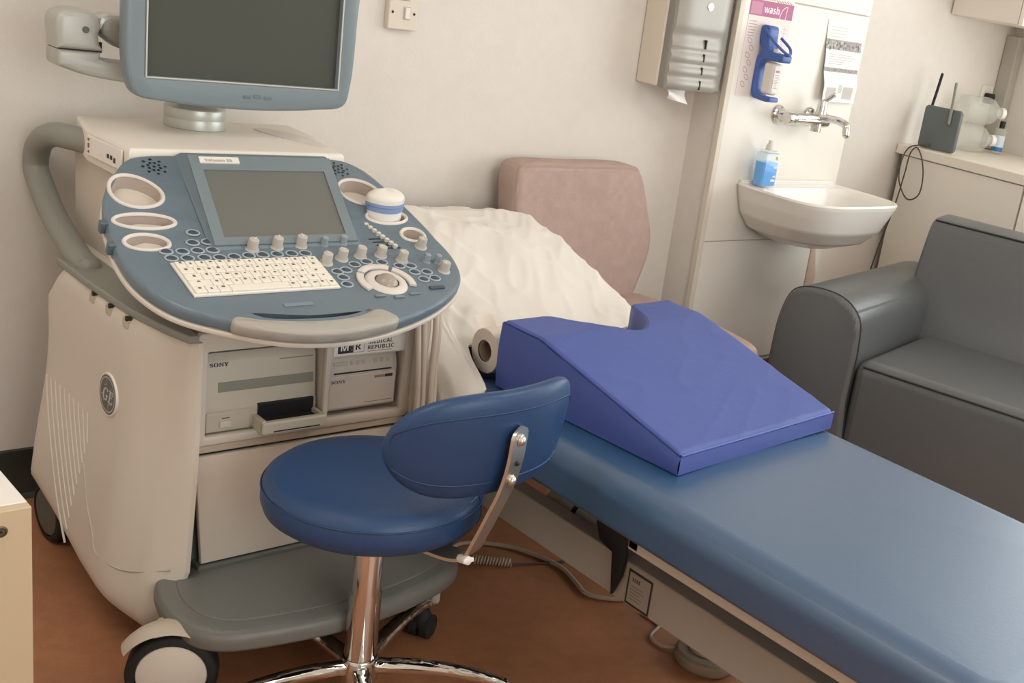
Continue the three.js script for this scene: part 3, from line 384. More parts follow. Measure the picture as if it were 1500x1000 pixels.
{
  const t = canvasTex(512, 128, (c) => { c.fillStyle = '#e9e4da'; c.fillRect(0, 0, 512, 128); c.fillStyle = '#23242c'; c.fillRect(28, 16, 108, 96); c.fillStyle = '#f2efe8'; c.font = 'bold 74px sans-serif'; c.textAlign = 'center'; c.textBaseline = 'middle'; c.fillText('M', 74, 66); c.fillStyle = '#2c2d33'; c.fillText('R', 168, 66); c.strokeStyle = '#77746e'; c.lineWidth = 3; c.strokeRect(136, 18, 76, 92); c.fillStyle = '#8b8780'; for (let k = 0; k < 7; k++) c.fillRect(118, 28 + k * 11, 26, 3); c.fillStyle = '#2f3036'; c.font = 'bold 42px sans-serif'; c.textAlign = 'left'; c.fillText('MEDICAL', 238, 40); c.fillText('REPUBLIC', 236, 84); c.fillRect(240, 112, 180, 3); });
  const g = new THREE.PlaneGeometry(0.158, 0.034); g.translate(1.219, 0.6155, -1.9422); single('company_sticker', 'small white sticker reading MR MEDICAL REPUBLIC above the right printer', 'sticker', g, mat(0xffffff, 0.5, { map: t }), [1.219, 0.6, -1.942]);
}
// probe resting in the console
{
  const U = 1.11 + 0.2145, V = 0.262, ta = Math.atan(0.31), py = 0.918 - V * Math.sin(ta), pz = -2.35 + V * Math.cos(ta);
  const p = thing('ultrasound_probe', 'white and light blue ultrasound probe standing in the right holder of the console', 'probe', [U, py, pz]);
  const slice = (y0, y1, f, n = 40) => grid(n, 14, (u, v) => { const y = lerp(y0, y1, v), a = u * Math.PI * 2, [rx, rz] = f(y); return [U + rx * Math.cos(a), py + y + 0.002 * Math.cos(2 * a), pz + rz * Math.sin(a)]; }, true);
  const f = (y) => { const k = y < 0.02 ? lerp(0.033, 0.041, (y + 0.04) / 0.06) : y < 0.034 ? 0.0425 : 0.0425 * Math.sqrt(Math.max(0, 1 - Math.pow((y - 0.034) / 0.021, 2))); return [k, k * 0.66]; };
  part(p, 'grip', slice(-0.04, 0.01, f), M.bottleWhite); part(p, 'band', slice(0.009, 0.027, (y) => f(y).map((k) => k + 0.0005)), mat(0x8196bd, 0.4)); part(p, 'head', slice(0.026, 0.055, f), mat(0xe3ddd2, 0.35));
}
// cables hanging from the console
{
  const place = ['leftmost, next to the right printer', 'second from the right printer', 'in the middle of the bundle', 'second from the white sheet', 'rightmost, next to the white sheet'];
  [[1.292, -1.895, 1.318], [1.31, -1.9, 1.334], [1.322, -1.905, 1.322], [1.334, -1.895, 1.35], [1.345, -1.9, 1.362]].forEach(([x, z, x2], i) => {
    const pts = [[x, 0.738, z - 0.01], [x + 0.003, 0.66, z], [lerp(x, x2, 0.5), 0.56, z - 0.002 * i], [x2 - 0.005, 0.46, z - 0.005], [x2 - 0.02, 0.36, z], [x2 - 0.03, 0.29, z], [x - 0.03, 0.24, z - 0.02], [x - 0.035, 0.215, z - 0.035]];
    single('probe_cable', 'cream probe cable hanging from the console, ' + place[i], 'cable', tube(pts, 0.0062, 50, 8), M.probeCord, [x, 0, z], 'probe cables hanging from the console');
  });
}

// ---------------------------------------------------------------- exam couch
const BED = thing('exam_couch', 'long blue vinyl examination couch on a grey steel frame', 'couch', [1.73, 0, -1.6]);
{
  const pad = (x0, x1, z0, z1, y0, y1, corner, r) => { // cushion: rounded in plan, rolled at its edges
    const out = []; const n = 10; for (const [cx, cz, a0] of [[x1 - corner, z1 - corner, 0], [x0 + corner, z1 - corner, 0.5], [x0 + corner, z0 + corner, 1], [x1 - corner, z0 + corner, 1.5]]) for (let k = 0; k <= n; k++) { const a = (a0 + 0.5 * k / n) * Math.PI; out.push([cx, cz, Math.cos(a), Math.sin(a)]); }
    const N = out.length, prof = []; for (let k = 0; k <= 10; k++) { const a = -Math.PI / 2 + Math.PI * k / 10; prof.push([Math.cos(a), a]); }
    const hgt = y1 - y0, rr = Math.min(r, hgt / 2);
    const ring = (i, t) => { const o = out[i % N]; let inset, y; if (t < 0.5) { const a = -Math.PI / 2 + t * 2 * Math.PI / 2 * 1; inset = 0.018 * (1 - Math.cos(a)); y = y0 + 0.018 + 0.018 * Math.sin(a); } else { const a = (t - 0.5) * 2 * Math.PI / 2; inset = rr * (1 - Math.cos(a)); y = y1 - rr + rr * Math.sin(a); } const R = corner - inset; return [o[0] + o[2] * R, y, o[1] + o[3] * R]; };
    const side = grid(N, 16, (u, v) => ring(Math.round(u * N), 1 - v), true), cap = (t, flip) => { const q = []; for (let i = 0; i < N; i++) q.push(ring(i, t)); const c = [(x0 + x1) / 2, q[0][1] + (flip ? 0 : 0.004), (z0 + z1) / 2]; return grid(N, 8, (u, v) => { const p = q[Math.round((flip ? 1 - u : u) * N) % N]; return [lerp(c[0], p[0], 1 - v), lerp(c[1], p[1], Math.pow(1 - v, 2)), lerp(c[2], p[2], 1 - v)]; }, true); };
    return uvm(merge(side, cap(1, false), cap(0, true)));
  };
  part(BED, 'seat_pad', pad(1.398, 2.062, -1.945, -0.555, 0.42, 0.522, 0.075, 0.046), M.bedVinyl);
  const back = pad(1.405, 2.056, -0.67, 0, -0.1, 0, 0.06, 0.04); back.rotateX(0.29); back.translate(0, 0.516, -1.955); part(BED, 'backrest_pad', back, M.bedVinyl);
  // frames
  part(BED, 'upper_frame', merge(box(1.436, 1.47, 0.383, 0.4165, -1.36, -0.6, 0.004), box(1.6, 1.63, 0.38, 0.415, -1.95, -1.3, 0.004), box(1.436, 1.63, 0.385, 0.415, -1.36, -1.33, 0.004), box(1.985, 2.025, 0.372, 0.415, -1.95, -0.6, 0.004), box(1.475, 1.985, 0.375, 0.412, -0.66, -0.62, 0.004), box(1.475, 1.985, 0.375, 0.412, -1.3, -1.26, 0.004), box(1.475, 1.985, 0.375, 0.412, -1.93, -1.89, 0.004)), M.railWhite);
  part(BED, 'lower_rail', box(1.545, 1.59, 0.19, 0.282, -2.45, -0.6, 0.005), M.rail); part(BED, 'lower_rail', box(1.9, 1.945, 0.19, 0.282, -2.45, -0.6, 0.005), M.rail);
  part(BED, 'cross_bar', box(1.59, 1.9, 0.2, 0.265, -0.75, -0.7, 0.004), M.rail); part(BED, 'cross_bar', box(1.59, 1.9, 0.2, 0.265, -2.35, -2.3, 0.004), M.rail); part(BED, 'cross_bar', box(1.59, 1.9, 0.225, 0.262, -1.13, -1.085, 0.004), M.greyDark);
  for (const [x, z] of [[1.567, -0.72], [1.922, -0.72], [1.567, -2.38], [1.922, -2.38]]) part(BED, 'leg', merge(box(x - 0.02, x + 0.02, 0.02, 0.2, z - 0.02, z + 0.02, 0.004), cyl(0.03, 0.022, 20).translate(x, 0, z)), M.rail);
  // lifting arms
  const armG = (x, z0, z1) => sideExt([[z0, 0.27], [z0 + 0.045, 0.27], [z1 + 0.045, 0.385], [z1, 0.385]], x, x + 0.03, 0.003);
  for (const x of [1.6, 1.865]) { part(BED, 'lift_arm', armG(x, -1.52, -1.47), M.railWhite); part(BED, 'lift_arm', armG(x, -0.95, -0.9), M.railWhite); part(BED, 'lift_arm', armG(x, -2.2, -2.15), M.railWhite); }
  const brace = tube([[1.63, 0.27, -1.40], [1.66, 0.3, -1.34], [1.72, 0.285, -1.25], [1.78, 0.26, -1.1]], 0.012, 30, 8); part(BED, 'brace', brace, M.greyDark);
  // actuator
  const act = cyl(0.042, 0.26, 28); act.rotateX(Math.PI / 2); act.translate(1.645, 0.25, -1.75); const ac = part(BED, 'actuator', act, M.railWhite);
  { const cl = new THREE.TorusGeometry(0.043, 0.006, 8, 30); cl.translate(1.645, 0.25, -1.70); part(ac, 'clamp_ring', cl, M.rubber); const e = cyl(0.03, 0.06, 20); e.rotateX(Math.PI / 2); e.translate(1.645, 0.25, -1.805); part(ac, 'rod_end', e, M.railWhite);
    const lt = canvasTex(128, 128, (c) => { c.fillStyle = '#c4bbae'; c.fillRect(0, 0, 128, 128); c.fillStyle = '#7d766c'; for (let k = 0; k < 9; k++) c.fillRect(10, 10 + k * 12, 60 + 40 * hash(k, 3), 4); }); const lg = new THREE.CylinderGeometry(0.0426, 0.0426, 0.07, 20, 1, true, 2.6, 1.6); lg.rotateX(Math.PI / 2); lg.rotateZ(0); lg.translate(1.645, 0.25, -1.6); part(ac, 'rating_label', lg, mat(0xffffff, 0.6, { map: lt })); }
  part(BED, 'black_bracket', sideExt([[-1.56, 0.375], [-1.47, 0.375], [-1.45, 0.3], [-1.455, 0.25], [-1.475, 0.2], [-1.49, 0.29], [-1.53, 0.3], [-1.545, 0.33]], 1.53, 1.541, 0.002), M.black);
  { const lt = canvasTex(128, 128, (c) => { c.fillStyle = '#9c9288'; c.fillRect(0, 0, 128, 128); c.strokeStyle = '#1f1d1c'; c.lineWidth = 7; c.strokeRect(4, 4, 120, 120); c.fillStyle = '#4a453f'; for (let k = 0; k < 4; k++) c.fillRect(24 + k * 11, 24, 7, 14); c.fillStyle = '#6e665e'; for (let k = 0; k < 5; k++) c.fillRect(18, 54 + k * 12, 50 + 30 * hash(k, 9), 3); }); const g = box(1.5435, 1.5448, 0.195, 0.272, -1.445, -1.375, 0); const pl = part(BED, 'type_plate', g, mat(0xffffff, 0.6, { map: lt })); { const uv = pl.geometry.attributes.uv, p = pl.geometry.attributes.position; for (let i = 0; i < uv.count; i++) uv.setXY(i, (p.getZ(i) + 1.445 - 1.6) / 0.07, (p.getY(i) - 0.195) / 0.077); } }
}
// sheet over the raised head of the couch
{
  const yt = (z) => piece([-2.66, -2.6, -2.54, -2.4, -2.29, -2.16, -2.05, -1.985, -1.93, -1.84], [0.69, 0.712, 0.722, 0.7, 0.668, 0.622, 0.588, 0.566, 0.548, 0.522], z);
  const prof = [[1.378, -0.215], [1.382, -0.16], [1.386, -0.1], [1.392, -0.05], [1.405, -0.02], [1.43, -0.003], [1.47, 0.002], [1.6, 0.006], [1.75, 0.008], [1.9, 0.006], [2.02, 0], [2.06, -0.012], [2.078, -0.045], [2.082, -0.1], [2.084, -0.14]];
  const pc = new THREE.CatmullRomCurve3(prof.map((p) => V3(p[0], p[1], 0)), false, 'centripetal');
  const lines = [[0.42, 0.18, 0.72, 0.62, 0.011], [0.36, 0.3, 0.6, 0.85, 0.009], [0.55, 0.12, 0.95, 0.55, 0.008], [0.3, 0.48, 0.45, 0.95, 0.008], [0.7, 0.3, 1.05, 0.75, 0.006], [0.38, 0.1, 0.75, 0.3, 0.007]];
  const folds = (u, w) => { let h = 0; for (const [a, b, c, d, k] of lines) { const dx = c - a, dz = d - b, l2 = dx * dx + dz * dz, t = ((u - a) * dx + (w - b) * dz) / l2, tt = Math.max(0, Math.min(1, t)), bow = 0.03 * Math.sin(tt * Math.PI), px = a + dx * tt + bow, pz = b + dz * tt - bow, e = ((u - px) * -dz + (w - pz) * dx) / Math.sqrt(l2); h += 1.6 * k * Math.sin(Math.PI * Math.max(0, Math.min(1, t))) * (e > 0 ? Math.exp(-e * 16) : Math.exp(-e * e * 2600)); } return h; };
  const wr = (u, w) => { const d1 = u * 2.2 + w * 1.5, d2 = w * 2.0 - u * 1.2; return 0.006 * Math.pow(1 - Math.abs(2 * vnoise(d1 * 3.2 + 4, d2 * 1.5 + 9) - 1), 3) + 0.0045 * Math.pow(1 - Math.abs(2 * vnoise(d1 * 7.5 + 14, d2 * 2.6) - 1), 4) + 0.002 * vnoise(u * 14, w * 12) + folds(u, w); };
  const at = (u, v) => {
    const p = pc.getPointAt(u), z = lerp(-2.67, lerp(-1.835, -1.975, sst(0.235, 0.285, u)) - 0.05 * sst(0.75, 1, u), v), hang = sst(0.24, 0.05, u);
    const s = wr(u * 1.4, v), yy = yt(z) + 0.006 + p.y * (hang > 0 && v > 0.8 ? lerp(1, 0.5, (v - 0.8) / 0.2 * hang) : 1);
    const fold = 0.012 * hang * Math.sin(v * 21 + 2 * Math.sin(u * 30)) * hang; const far = sst(0.8, 1, u);
    return [p.x - Math.abs(fold) - s * hang + s * far * 0.6, yy + s * (1 - hang) * (1 - far * 0.7), z, z, u];
  };
  const topG = grid(150, 110, (u, v) => at(u, v)), botG = grid(60, 40, (u, v) => { const q = at(1 - u, v); const k = sst(0.3, 0.1, 1 - u), f = sst(0.75, 0.95, 1 - u); return [q[0] + 0.004 * k - 0.004 * f, q[1] - 0.004 * (1 - k) * (1 - f), q[2], q[3], q[4]]; });
  single('couch_sheet', 'rumpled white paper sheet over the raised head of the blue couch', 'sheet', merge(topG, botG), M.linen, [1.73, 0.5, -2.3]);
}
{
  const r = thing('paper_roll', 'roll of white couch paper lying beside the blue wedge cushion', 'paper roll', [1.49, 0.522, -1.925]);
  const g = lathe([[0.024, 0], [0.047, 0], [0.0495, 0.002], [0.0495, 0.2], [0.047, 0.202], [0.024, 0.202]], 44); g.rotateZ(-Math.PI / 2); g.translate(1.484, 0.584, -1.918); part(r, 'paper', g, M.tissue);
  const c = lathe([[0.0205, 0.003], [0.024, 0.001], [0.024, 0.2], [0.0205, 0.2], [0.0205, 0.003]], 30); c.rotateZ(-Math.PI / 2); c.translate(1.484, 0.584, -1.918); part(r, 'cardboard_core', c, M.core);
  part(r, 'loose_end', grid(8, 10, (u, v) => [lerp(1.484, 1.53, u) - 0.006 * v, lerp(0.618, 0.652, v), -1.935 - 0.022 * v - 0.004 * Math.sin(u * 3)]), M.tissue);
}
// wedge cushion with a neck cut-out
{
  const wd = thing('wedge_cushion', 'royal blue vinyl wedge cushion with a rounded neck cut-out, lying on the couch', 'cushion', [1.76, 0.522, -1.6]);
  const X0 = -0.262, X1 = 0.262, ZR = -0.262, ZK = -0.145, ZFr = 0.262, H = 0.15, HF = 0.045;
  const zBack = (x) => { const a = -0.135, b = 0.115, m = (a + b) / 2; if (x <= a - 0.02 || x >= b + 0.02) return ZR; if (x < a) return lerp(ZR, ZR + 0.012, (x - a + 0.02) / 0.02); if (x > b) return lerp(ZR + 0.03, ZR, (x - b) / 0.02); const t = (x - a) / (b - a); return ZR + 0.012 + 0.11 * Math.pow(Math.sin(Math.PI * Math.pow(t, 1.35)), 0.75) + 0.018 * t; };
  const hAt = (z) => (z < ZK ? lerp(H, H - 0.004, (z - ZR) / (ZK - ZR)) : lerp(H - 0.004, HF, (z - ZK) / (ZFr - ZK)));
  const NX = 90, NZ = 60, rr = 0.006;
  const xs = (u) => lerp(X0, X1, u), soft = (d) => rr * (1 - Math.sqrt(Math.max(0, 1 - Math.pow(1 - Math.min(1, d / rr), 2))));
  const crease = (x, z) => 0.0016 * Math.pow(1 - Math.abs(2 * vnoise(x * 9 + z * 16 + 5, z * 5 - x * 2) - 1), 5) * sst(-0.1, 0, x + 0.22) - 0.0022 * vnoise(x * 8, z * 8);
  const topG = grid(NX, NZ, (u, v) => { const x = xs(u), zb = zBack(x), t = 1 - v, z = lerp(zb, ZFr, t); return [x, hAt(z) + crease(x, z) - soft(Math.min(x - X0, X1 - x)) - soft(Math.min(z - zb, ZFr - z)), z, x, z]; });
  const botG = grid(NX, 20, (u, v) => { const x = xs(u), z = lerp(zBack(x), ZFr, v); return [x, 0.002, z, x, z]; });
  const backG = grid(NX, 8, (u, v) => { const x = xs(1 - u), z = zBack(x); return [x, lerp(0.002, hAt(z) - rr - 0.002, v), z, x, v]; });
  const frontG = grid(NX, 6, (u, v) => { const x = xs(u); return [x, lerp(0.002, HF - rr - 0.001, v), ZFr + 0.001 * Math.sin(v * 3), x, v]; });
  const sideG = (X, f) => grid(60, 10, (u, v) => { const z = lerp(ZR, ZFr, f ? u : 1 - u); return [X + (f ? -1 : 1) * 0.004 * Math.sin(v * Math.PI), lerp(0.002, hAt(z) - rr - 0.001, v), z, z, v]; });
  const rim = merge(topG, botG, backG, frontG, sideG(X0, true), sideG(X1, false));
  rim.rotateY(0.075); const m = local(wd, 'cushion_body', uvm(rim), M.wedge); m.position.set(0, 0.002, -0.02);
  const seamG = tube([[X0 + 0.001, HF - 0.003, ZFr], [0, HF - 0.003, ZFr + 0.001], [X1 - 0.001, HF - 0.003, ZFr]], 0.0022, 30, 6); seamG.rotateY(0.075); const s = local(wd, 'front_seam', seamG, mat(0x5464b4, 0.45)); s.position.copy(m.position);
  const sg2 = tube([[X0 + 0.001, H - 0.006, ZR + 0.003], [X0 + 0.001, H - 0.008, ZK], [X0 + 0.001, HF - 0.004, ZFr - 0.002]].flatMap((p, i, a) => i < a.length - 1 ? [p, p.map((c, k) => lerp(c, a[i + 1][k], 0.05)), p.map((c, k) => lerp(c, a[i + 1][k], 0.95))] : [p]), 0.0018, 40, 6); sg2.rotateY(0.075); const s2 = local(wd, 'side_seam', sg2, mat(0x2b3a82, 0.45)); s2.position.copy(m.position);
}

// ---------------------------------------------------------------- stool
{
  const st = thing('swivel_stool', 'blue vinyl swivel stool with curved backrest and chrome star base', 'stool', [1.076, 0, -1.66]);
  const S = (n, g, m, l) => local(st, n, g, m, l);
  const seat = S('seat', uvm(lathe([[0, 0.402], [0.15, 0.402], [0.176, 0.406], [0.189, 0.416], [0.194, 0.432], [0.194, 0.452], [0.189, 0.468], [0.176, 0.479], [0.15, 0.484], [0.08, 0.481], [0, 0.479]], 72)), M.vinyl);
  local(seat, 'seam', new THREE.TorusGeometry(0.1935, 0.0016, 6, 90).rotateX(Math.PI / 2).translate(0, 0.458, 0), M.piping);
  { const q = []; for (let k = 0; k <= 12; k++) { const a = -0.3 + 0.085 * k / 12 * 6; q.push([0.186 * Math.cos(a + 0.85), 0.4735, 0.186 * Math.sin(a + 0.85)]); } local(seat, 'stitching', tube(q, 0.0009, 30, 5), M.stitch); local(seat, 'side_seam', tube([[0.19 * Math.cos(0.85), 0.47, 0.19 * Math.sin(0.85)], [0.1955 * Math.cos(0.85), 0.45, 0.1955 * Math.sin(0.85)], [0.195 * Math.cos(0.85), 0.43, 0.195 * Math.sin(0.85)], [0.189 * Math.cos(0.85), 0.414, 0.189 * Math.sin(0.85)]], 0.0013, 20, 5), M.piping); }
  S('seat_plate', merge(cyl(0.12, 0.016, 32).translate(0, 0.386, 0), box(-0.05, 0.05, 0.365, 0.39, -0.05, 0.05, 0.006)), M.black);
  S('gas_column', lathe([[0.03, 0.09], [0.03, 0.24], [0.0265, 0.243], [0.0265, 0.37], [0, 0.37]], 36), M.chrome);
  const hub = S('hub', lathe([[0, 0.05], [0.03, 0.05], [0.036, 0.055], [0.037, 0.085], [0.034, 0.1], [0.031, 0.103]], 36), M.chrome);
  for (let k = 0; k < 5; k++) {
    const a = (42 + 72 * k) * Math.PI / 180, prof = roundRect(-0.014, 0.014, -0.011, 0.011, 0.008), pts = prof.getPoints(6), N = pts.length, leg = grid(N, 24, (u, v) => { const p = pts[Math.round(u * N) % N], r = lerp(0.03, 0.275, v), w = lerp(1.15, 0.85, v), y = 0.083 + 0.02 * Math.sin(v * Math.PI * 0.55) - 0.028 * v * v; return [r, y + p.y * w, -p.x * w]; }, true);
    const cap = new THREE.SphereGeometry(0.014, 14, 8); cap.scale(0.8, 0.8, 1); cap.translate(0.275, 0.073, 0);
    const lg = merge(leg, cap); lg.rotateY(-a); S('leg', toCreasedNormals(lg, 0.7), M.chrome);
    const wheels = merge(cyl(0.0265, 0.018, 26).rotateX(Math.PI / 2).translate(0.268, 0.0265, 0.004), cyl(0.0265, 0.018, 26).rotateX(Math.PI / 2).translate(0.268, 0.0265, -0.022), lathe([[0.0, 0.066], [0.012, 0.066], [0.02, 0.05], [0.022, 0.03], [0.01, 0.024], [0, 0.024]], 20).translate(0.266, 0, 0)); wheels.rotateY(-a); S('caster', wheels, M.rubber);
  }
  // backrest: an upholstered arc leaning outwards
  const ba = 68 * Math.PI / 180, A0 = 1.06, A1 = 2.29, th = (t) => lerp(A0, A1, t), pcx = 0.104, pcz = -0.075;
  const padAt = (t, e) => { const a = th(t), k = 2 * t - 1, hh = 0.099 * Math.pow(Math.max(0, 1 - Math.pow(Math.abs(k), k < 0 ? 9 : 3)), k < 0 ? 0.5 : 0.6) + 0.0005, yc = 0.604 + 0.018 * (1 - t), c = Math.cos(e), s = Math.sin(e); const pw = (x, n) => Math.sign(x) * Math.pow(Math.abs(x), n); const y = yc + hh * pw(s, 0.75), thick = 0.024 * Math.pow(Math.max(0, 1 - Math.pow(Math.abs(k), 5)), 0.45); const R = 0.298 + 0.14 * (y - 0.62) + thick * pw(c, 0.75); return [pcx + R * Math.cos(a), y, pcz + R * Math.sin(a), a * 0.26, e * 0.06]; };
  const back = S('backrest', mergeVertices(grid(80, 40, (t, e) => padAt(t, -e * Math.PI * 2))), M.vinyl); back.geometry.computeVertexNormals();
  { const q = []; for (let k = 2; k <= 38; k++) q.push(padAt(k / 40, 0.62).slice(0, 3)); for (let k = 38; k >= 2; k--) q.push(padAt(k / 40, -0.62).slice(0, 3)); const c = new THREE.CatmullRomCurve3(q.map((p) => V3(...p)), true, 'centripetal'); local(back, 'piping', new THREE.TubeGeometry(c, 160, 0.0017, 6, true), M.piping); }
  // support bar
  const dir = [Math.cos(ba), Math.sin(ba)], perp = [-dir[1], dir[0]], barPts = [[0.06, 0.377], [0.13, 0.376], [0.185, 0.379], [0.208, 0.39], [0.226, 0.43], [0.248, 0.49], [0.262, 0.53], [0.273, 0.58], [0.278, 0.655]];
  const bc = new THREE.CatmullRomCurve3(barPts.map(([r, y]) => V3(r, y, 0)), false, 'centripetal');
  const strip = (o) => grid(1, 60, (u, v) => { const p = bc.getPointAt(v), q = bc.getTangentAt(v), w = 0.0235 * (2 * u - 1) * (v > 0.95 ? Math.sqrt(Math.max(0, 1 - Math.pow((v - 0.95) / 0.05, 2))) : 1); return [(p.x + q.y * o) * dir[0] + perp[0] * w, p.y - q.x * o, (p.x + q.y * o) * dir[1] + perp[1] * w]; });
  const sideS = (sgn) => grid(1, 60, (u, v) => { const p = bc.getPointAt(v), q = bc.getTangentAt(v), o = (u - 0.5) * 0.006, w = 0.0235 * sgn * (v > 0.95 ? Math.sqrt(Math.max(0, 1 - Math.pow((v - 0.95) / 0.05, 2))) : 1); return [(p.x + q.y * o) * dir[0] + perp[0] * w, p.y - q.x * o, (p.x + q.y * o) * dir[1] + perp[1] * w]; });
  const bar = S('support_bar', merge(strip(0.003), strip(-0.003), sideS(1), sideS(-1)), M.steel);
  const bolt = (v, r) => { const p = bc.getPointAt(v), g = merge(new THREE.SphereGeometry(r, 18, 10).scale(1, 1, 0.7), cyl(r * 1.25, 0.003, 18).rotateX(Math.PI / 2).translate(0, 0, -0.003)); g.rotateY(Math.PI / 2 - ba); g.translate((p.x + 0.006) * dir[0], p.y, (p.x + 0.006) * dir[1]); return g; };
  local(bar, 'bolt', bolt(0.94, 0.0085), M.steel); local(bar, 'bolt', bolt(0.76, 0.0085), M.steel); local(bar, 'bolt', bolt(0.84, 0.004), M.black);
  const knob = merge(cyl(0.008, 0.026, 16), box(-0.011, 0.011, 0.02, 0.028, -0.004, 0.004, 0.002)); knob.rotateX(1.3); knob.translate(0.06, 0.385, 0.19); S('adjust_knob', knob, M.white);
}

// ---------------------------------------------------------------- chair behind the couch
{
  const ch = thing('upholstered_chair', 'mauve upholstered chair with a broad curved back standing against the wall behind the couch', 'chair', [2.36, 0, -2.4]);
  const bo = spline2([[2.08, 0.83], [2.1, 0.845], [2.3, 0.848], [2.53, 0.845], [2.56, 0.835], [2.62, 0.7], [2.645, 0.6], [2.62, 0.5], [2.56, 0.4], [2.3, 0.385], [2.14, 0.4], [2.1, 0.5], [2.085, 0.65]], 90);
  const bk = ext(shapeOf(bo), 0.1, 0.022, 4); bk.translate(0, 0, -2.715); { const p = bk.attributes.position; for (let i = 0; i < p.count; i++) { const x = p.getX(i), y = p.getY(i); p.setZ(i, p.getZ(i) - 0.1 * (y - 0.62) * 0.55); } bk.computeVertexNormals(); }
  part(ch, 'backrest', uvm(toCreasedNormals(bk, 0.8)), M.mauve);
  part(ch, 'seat', slabUp(spline2([[2.12, -2.62], [2.36, -2.63], [2.6, -2.62], [2.632, -2.4], [2.62, -2.16], [2.575, -2.045], [2.36, -2.02], [2.15, -2.045], [2.105, -2.16], [2.095, -2.4]], 90), 0.345, 0.44, 0.024, 4), M.mauve);
  for (const [x, z] of [[2.16, -2.1], [2.56, -2.1], [2.18, -2.58], [2.54, -2.58]]) part(ch, 'leg', capTube([[x, 0.012, z], [x, 0.2, z], [x, 0.36, z]], 0.012, 8, 12), M.steel);
  part(ch, 'seat_frame', box(2.15, 2.57, 0.325, 0.35, -2.6, -2.08, 0.004), M.dark);
}

// ---------------------------------------------------------------- sofa
{
  const so = thing('leather_sofa', 'dark grey leather sofa with wide rounded arms beside the couch', 'sofa', [2.86, 0, -1.87]); so.rotation.y = 0.21;   // local x: depth, z: length
  const S = (n, g, m, l) => local(so, n, g, m, l);
  const armProf = spline2([[-0.31, 0.05], [-0.315, 0.3], [-0.305, 0.5], [-0.275, 0.575], [-0.2, 0.6], [-0.1, 0.59], [-0.045, 0.545], [-0.03, 0.47], [-0.03, 0.3], [-0.035, 0.05]], 80);
  const arm = (dz) => { const g = ext(shapeOf(armProf.map((p) => new THREE.Vector2(-p.x, p.y))), 0.86, 0.016, 4); g.rotateY(Math.PI / 2); g.translate(0, 0, dz); return uvm(toCreasedNormals(g, 0.9)); };
  const pip = (dz) => { const q = armProf.map((p) => V3(0.0165, p.y, p.x + dz)).filter((p) => p.y > 0.09); const c = new THREE.CatmullRomCurve3(q, false, 'centripetal'); return new THREE.TubeGeometry(c, 90, 0.0035, 6, false); };
  const a1 = S('arm', arm(0), M.leather); local(a1, 'piping', pip(0), M.leatherSeam); const a2 = S('arm', arm(1.24), M.leather); local(a2, 'piping', pip(1.24), M.leatherSeam);
  S('base', rbox(0.05, 0.8, 0.05, 0.33, -0.028, 0.922, 0.02), M.leather);
  const cushion = (z0, z1) => { const g = rbox(0.002, 0.62, 0.052, 0.425, z0, z1, 0.045, 6); const p = g.attributes.position; for (let i = 0; i < p.count; i++) { const u = p.getX(i) / 0.6, w = (p.getZ(i) - z0) / (z1 - z0); if (p.getY(i) > 0.38) p.setY(i, p.getY(i) + 0.02 * Math.sin(Math.PI * Math.min(1, Math.max(0, u))) * Math.sin(Math.PI * w)); } g.computeVertexNormals(); return uvm(toCreasedNormals(g, 1)); };
  for (const [z0, z1] of [[-0.026, 0.92]]) { const c = S('seat_cushion', cushion(z0, z1), M.leather); local(c, 'piping', tube([[0.008, 0.408, z0 + 0.03], [0.003, 0.41, (z0 + z1) / 2], [0.008, 0.408, z1 - 0.03]], 0.0035, 30, 6), M.leatherSeam); }
  const back = (z0, z1) => { const prof = spline2([[0.54, 0.36], [0.585, 0.55], [0.65, 0.765], [0.672, 0.79], [0.72, 0.8], [0.83, 0.795], [0.85, 0.77], [0.85, 0.36]], 60); const g = ext(shapeOf(prof), z1 - z0, 0.014, 4); g.translate(0, 0, z0); return uvm(toCreasedNormals(g, 0.9)); };
  for (const [z0, z1] of [[-0.12, 1.0]]) { const c = S('back_cushion', back(z0, z1), M.leather); local(c, 'piping', tube([[0.668, 0.79, z0 + 0.012], [0.668, 0.792, (z0 + z1) / 2], [0.668, 0.79, z1 - 0.012]], 0.0035, 20, 6), M.leatherSeam); }
  for (const [x, z] of [[0.06, -0.24], [0.78, -0.24], [0.06, 1.11], [0.78, 1.11]]) S('foot', cyl(0.028, 0.052, 16, 0.03).translate(x, 0, z), M.black);
}

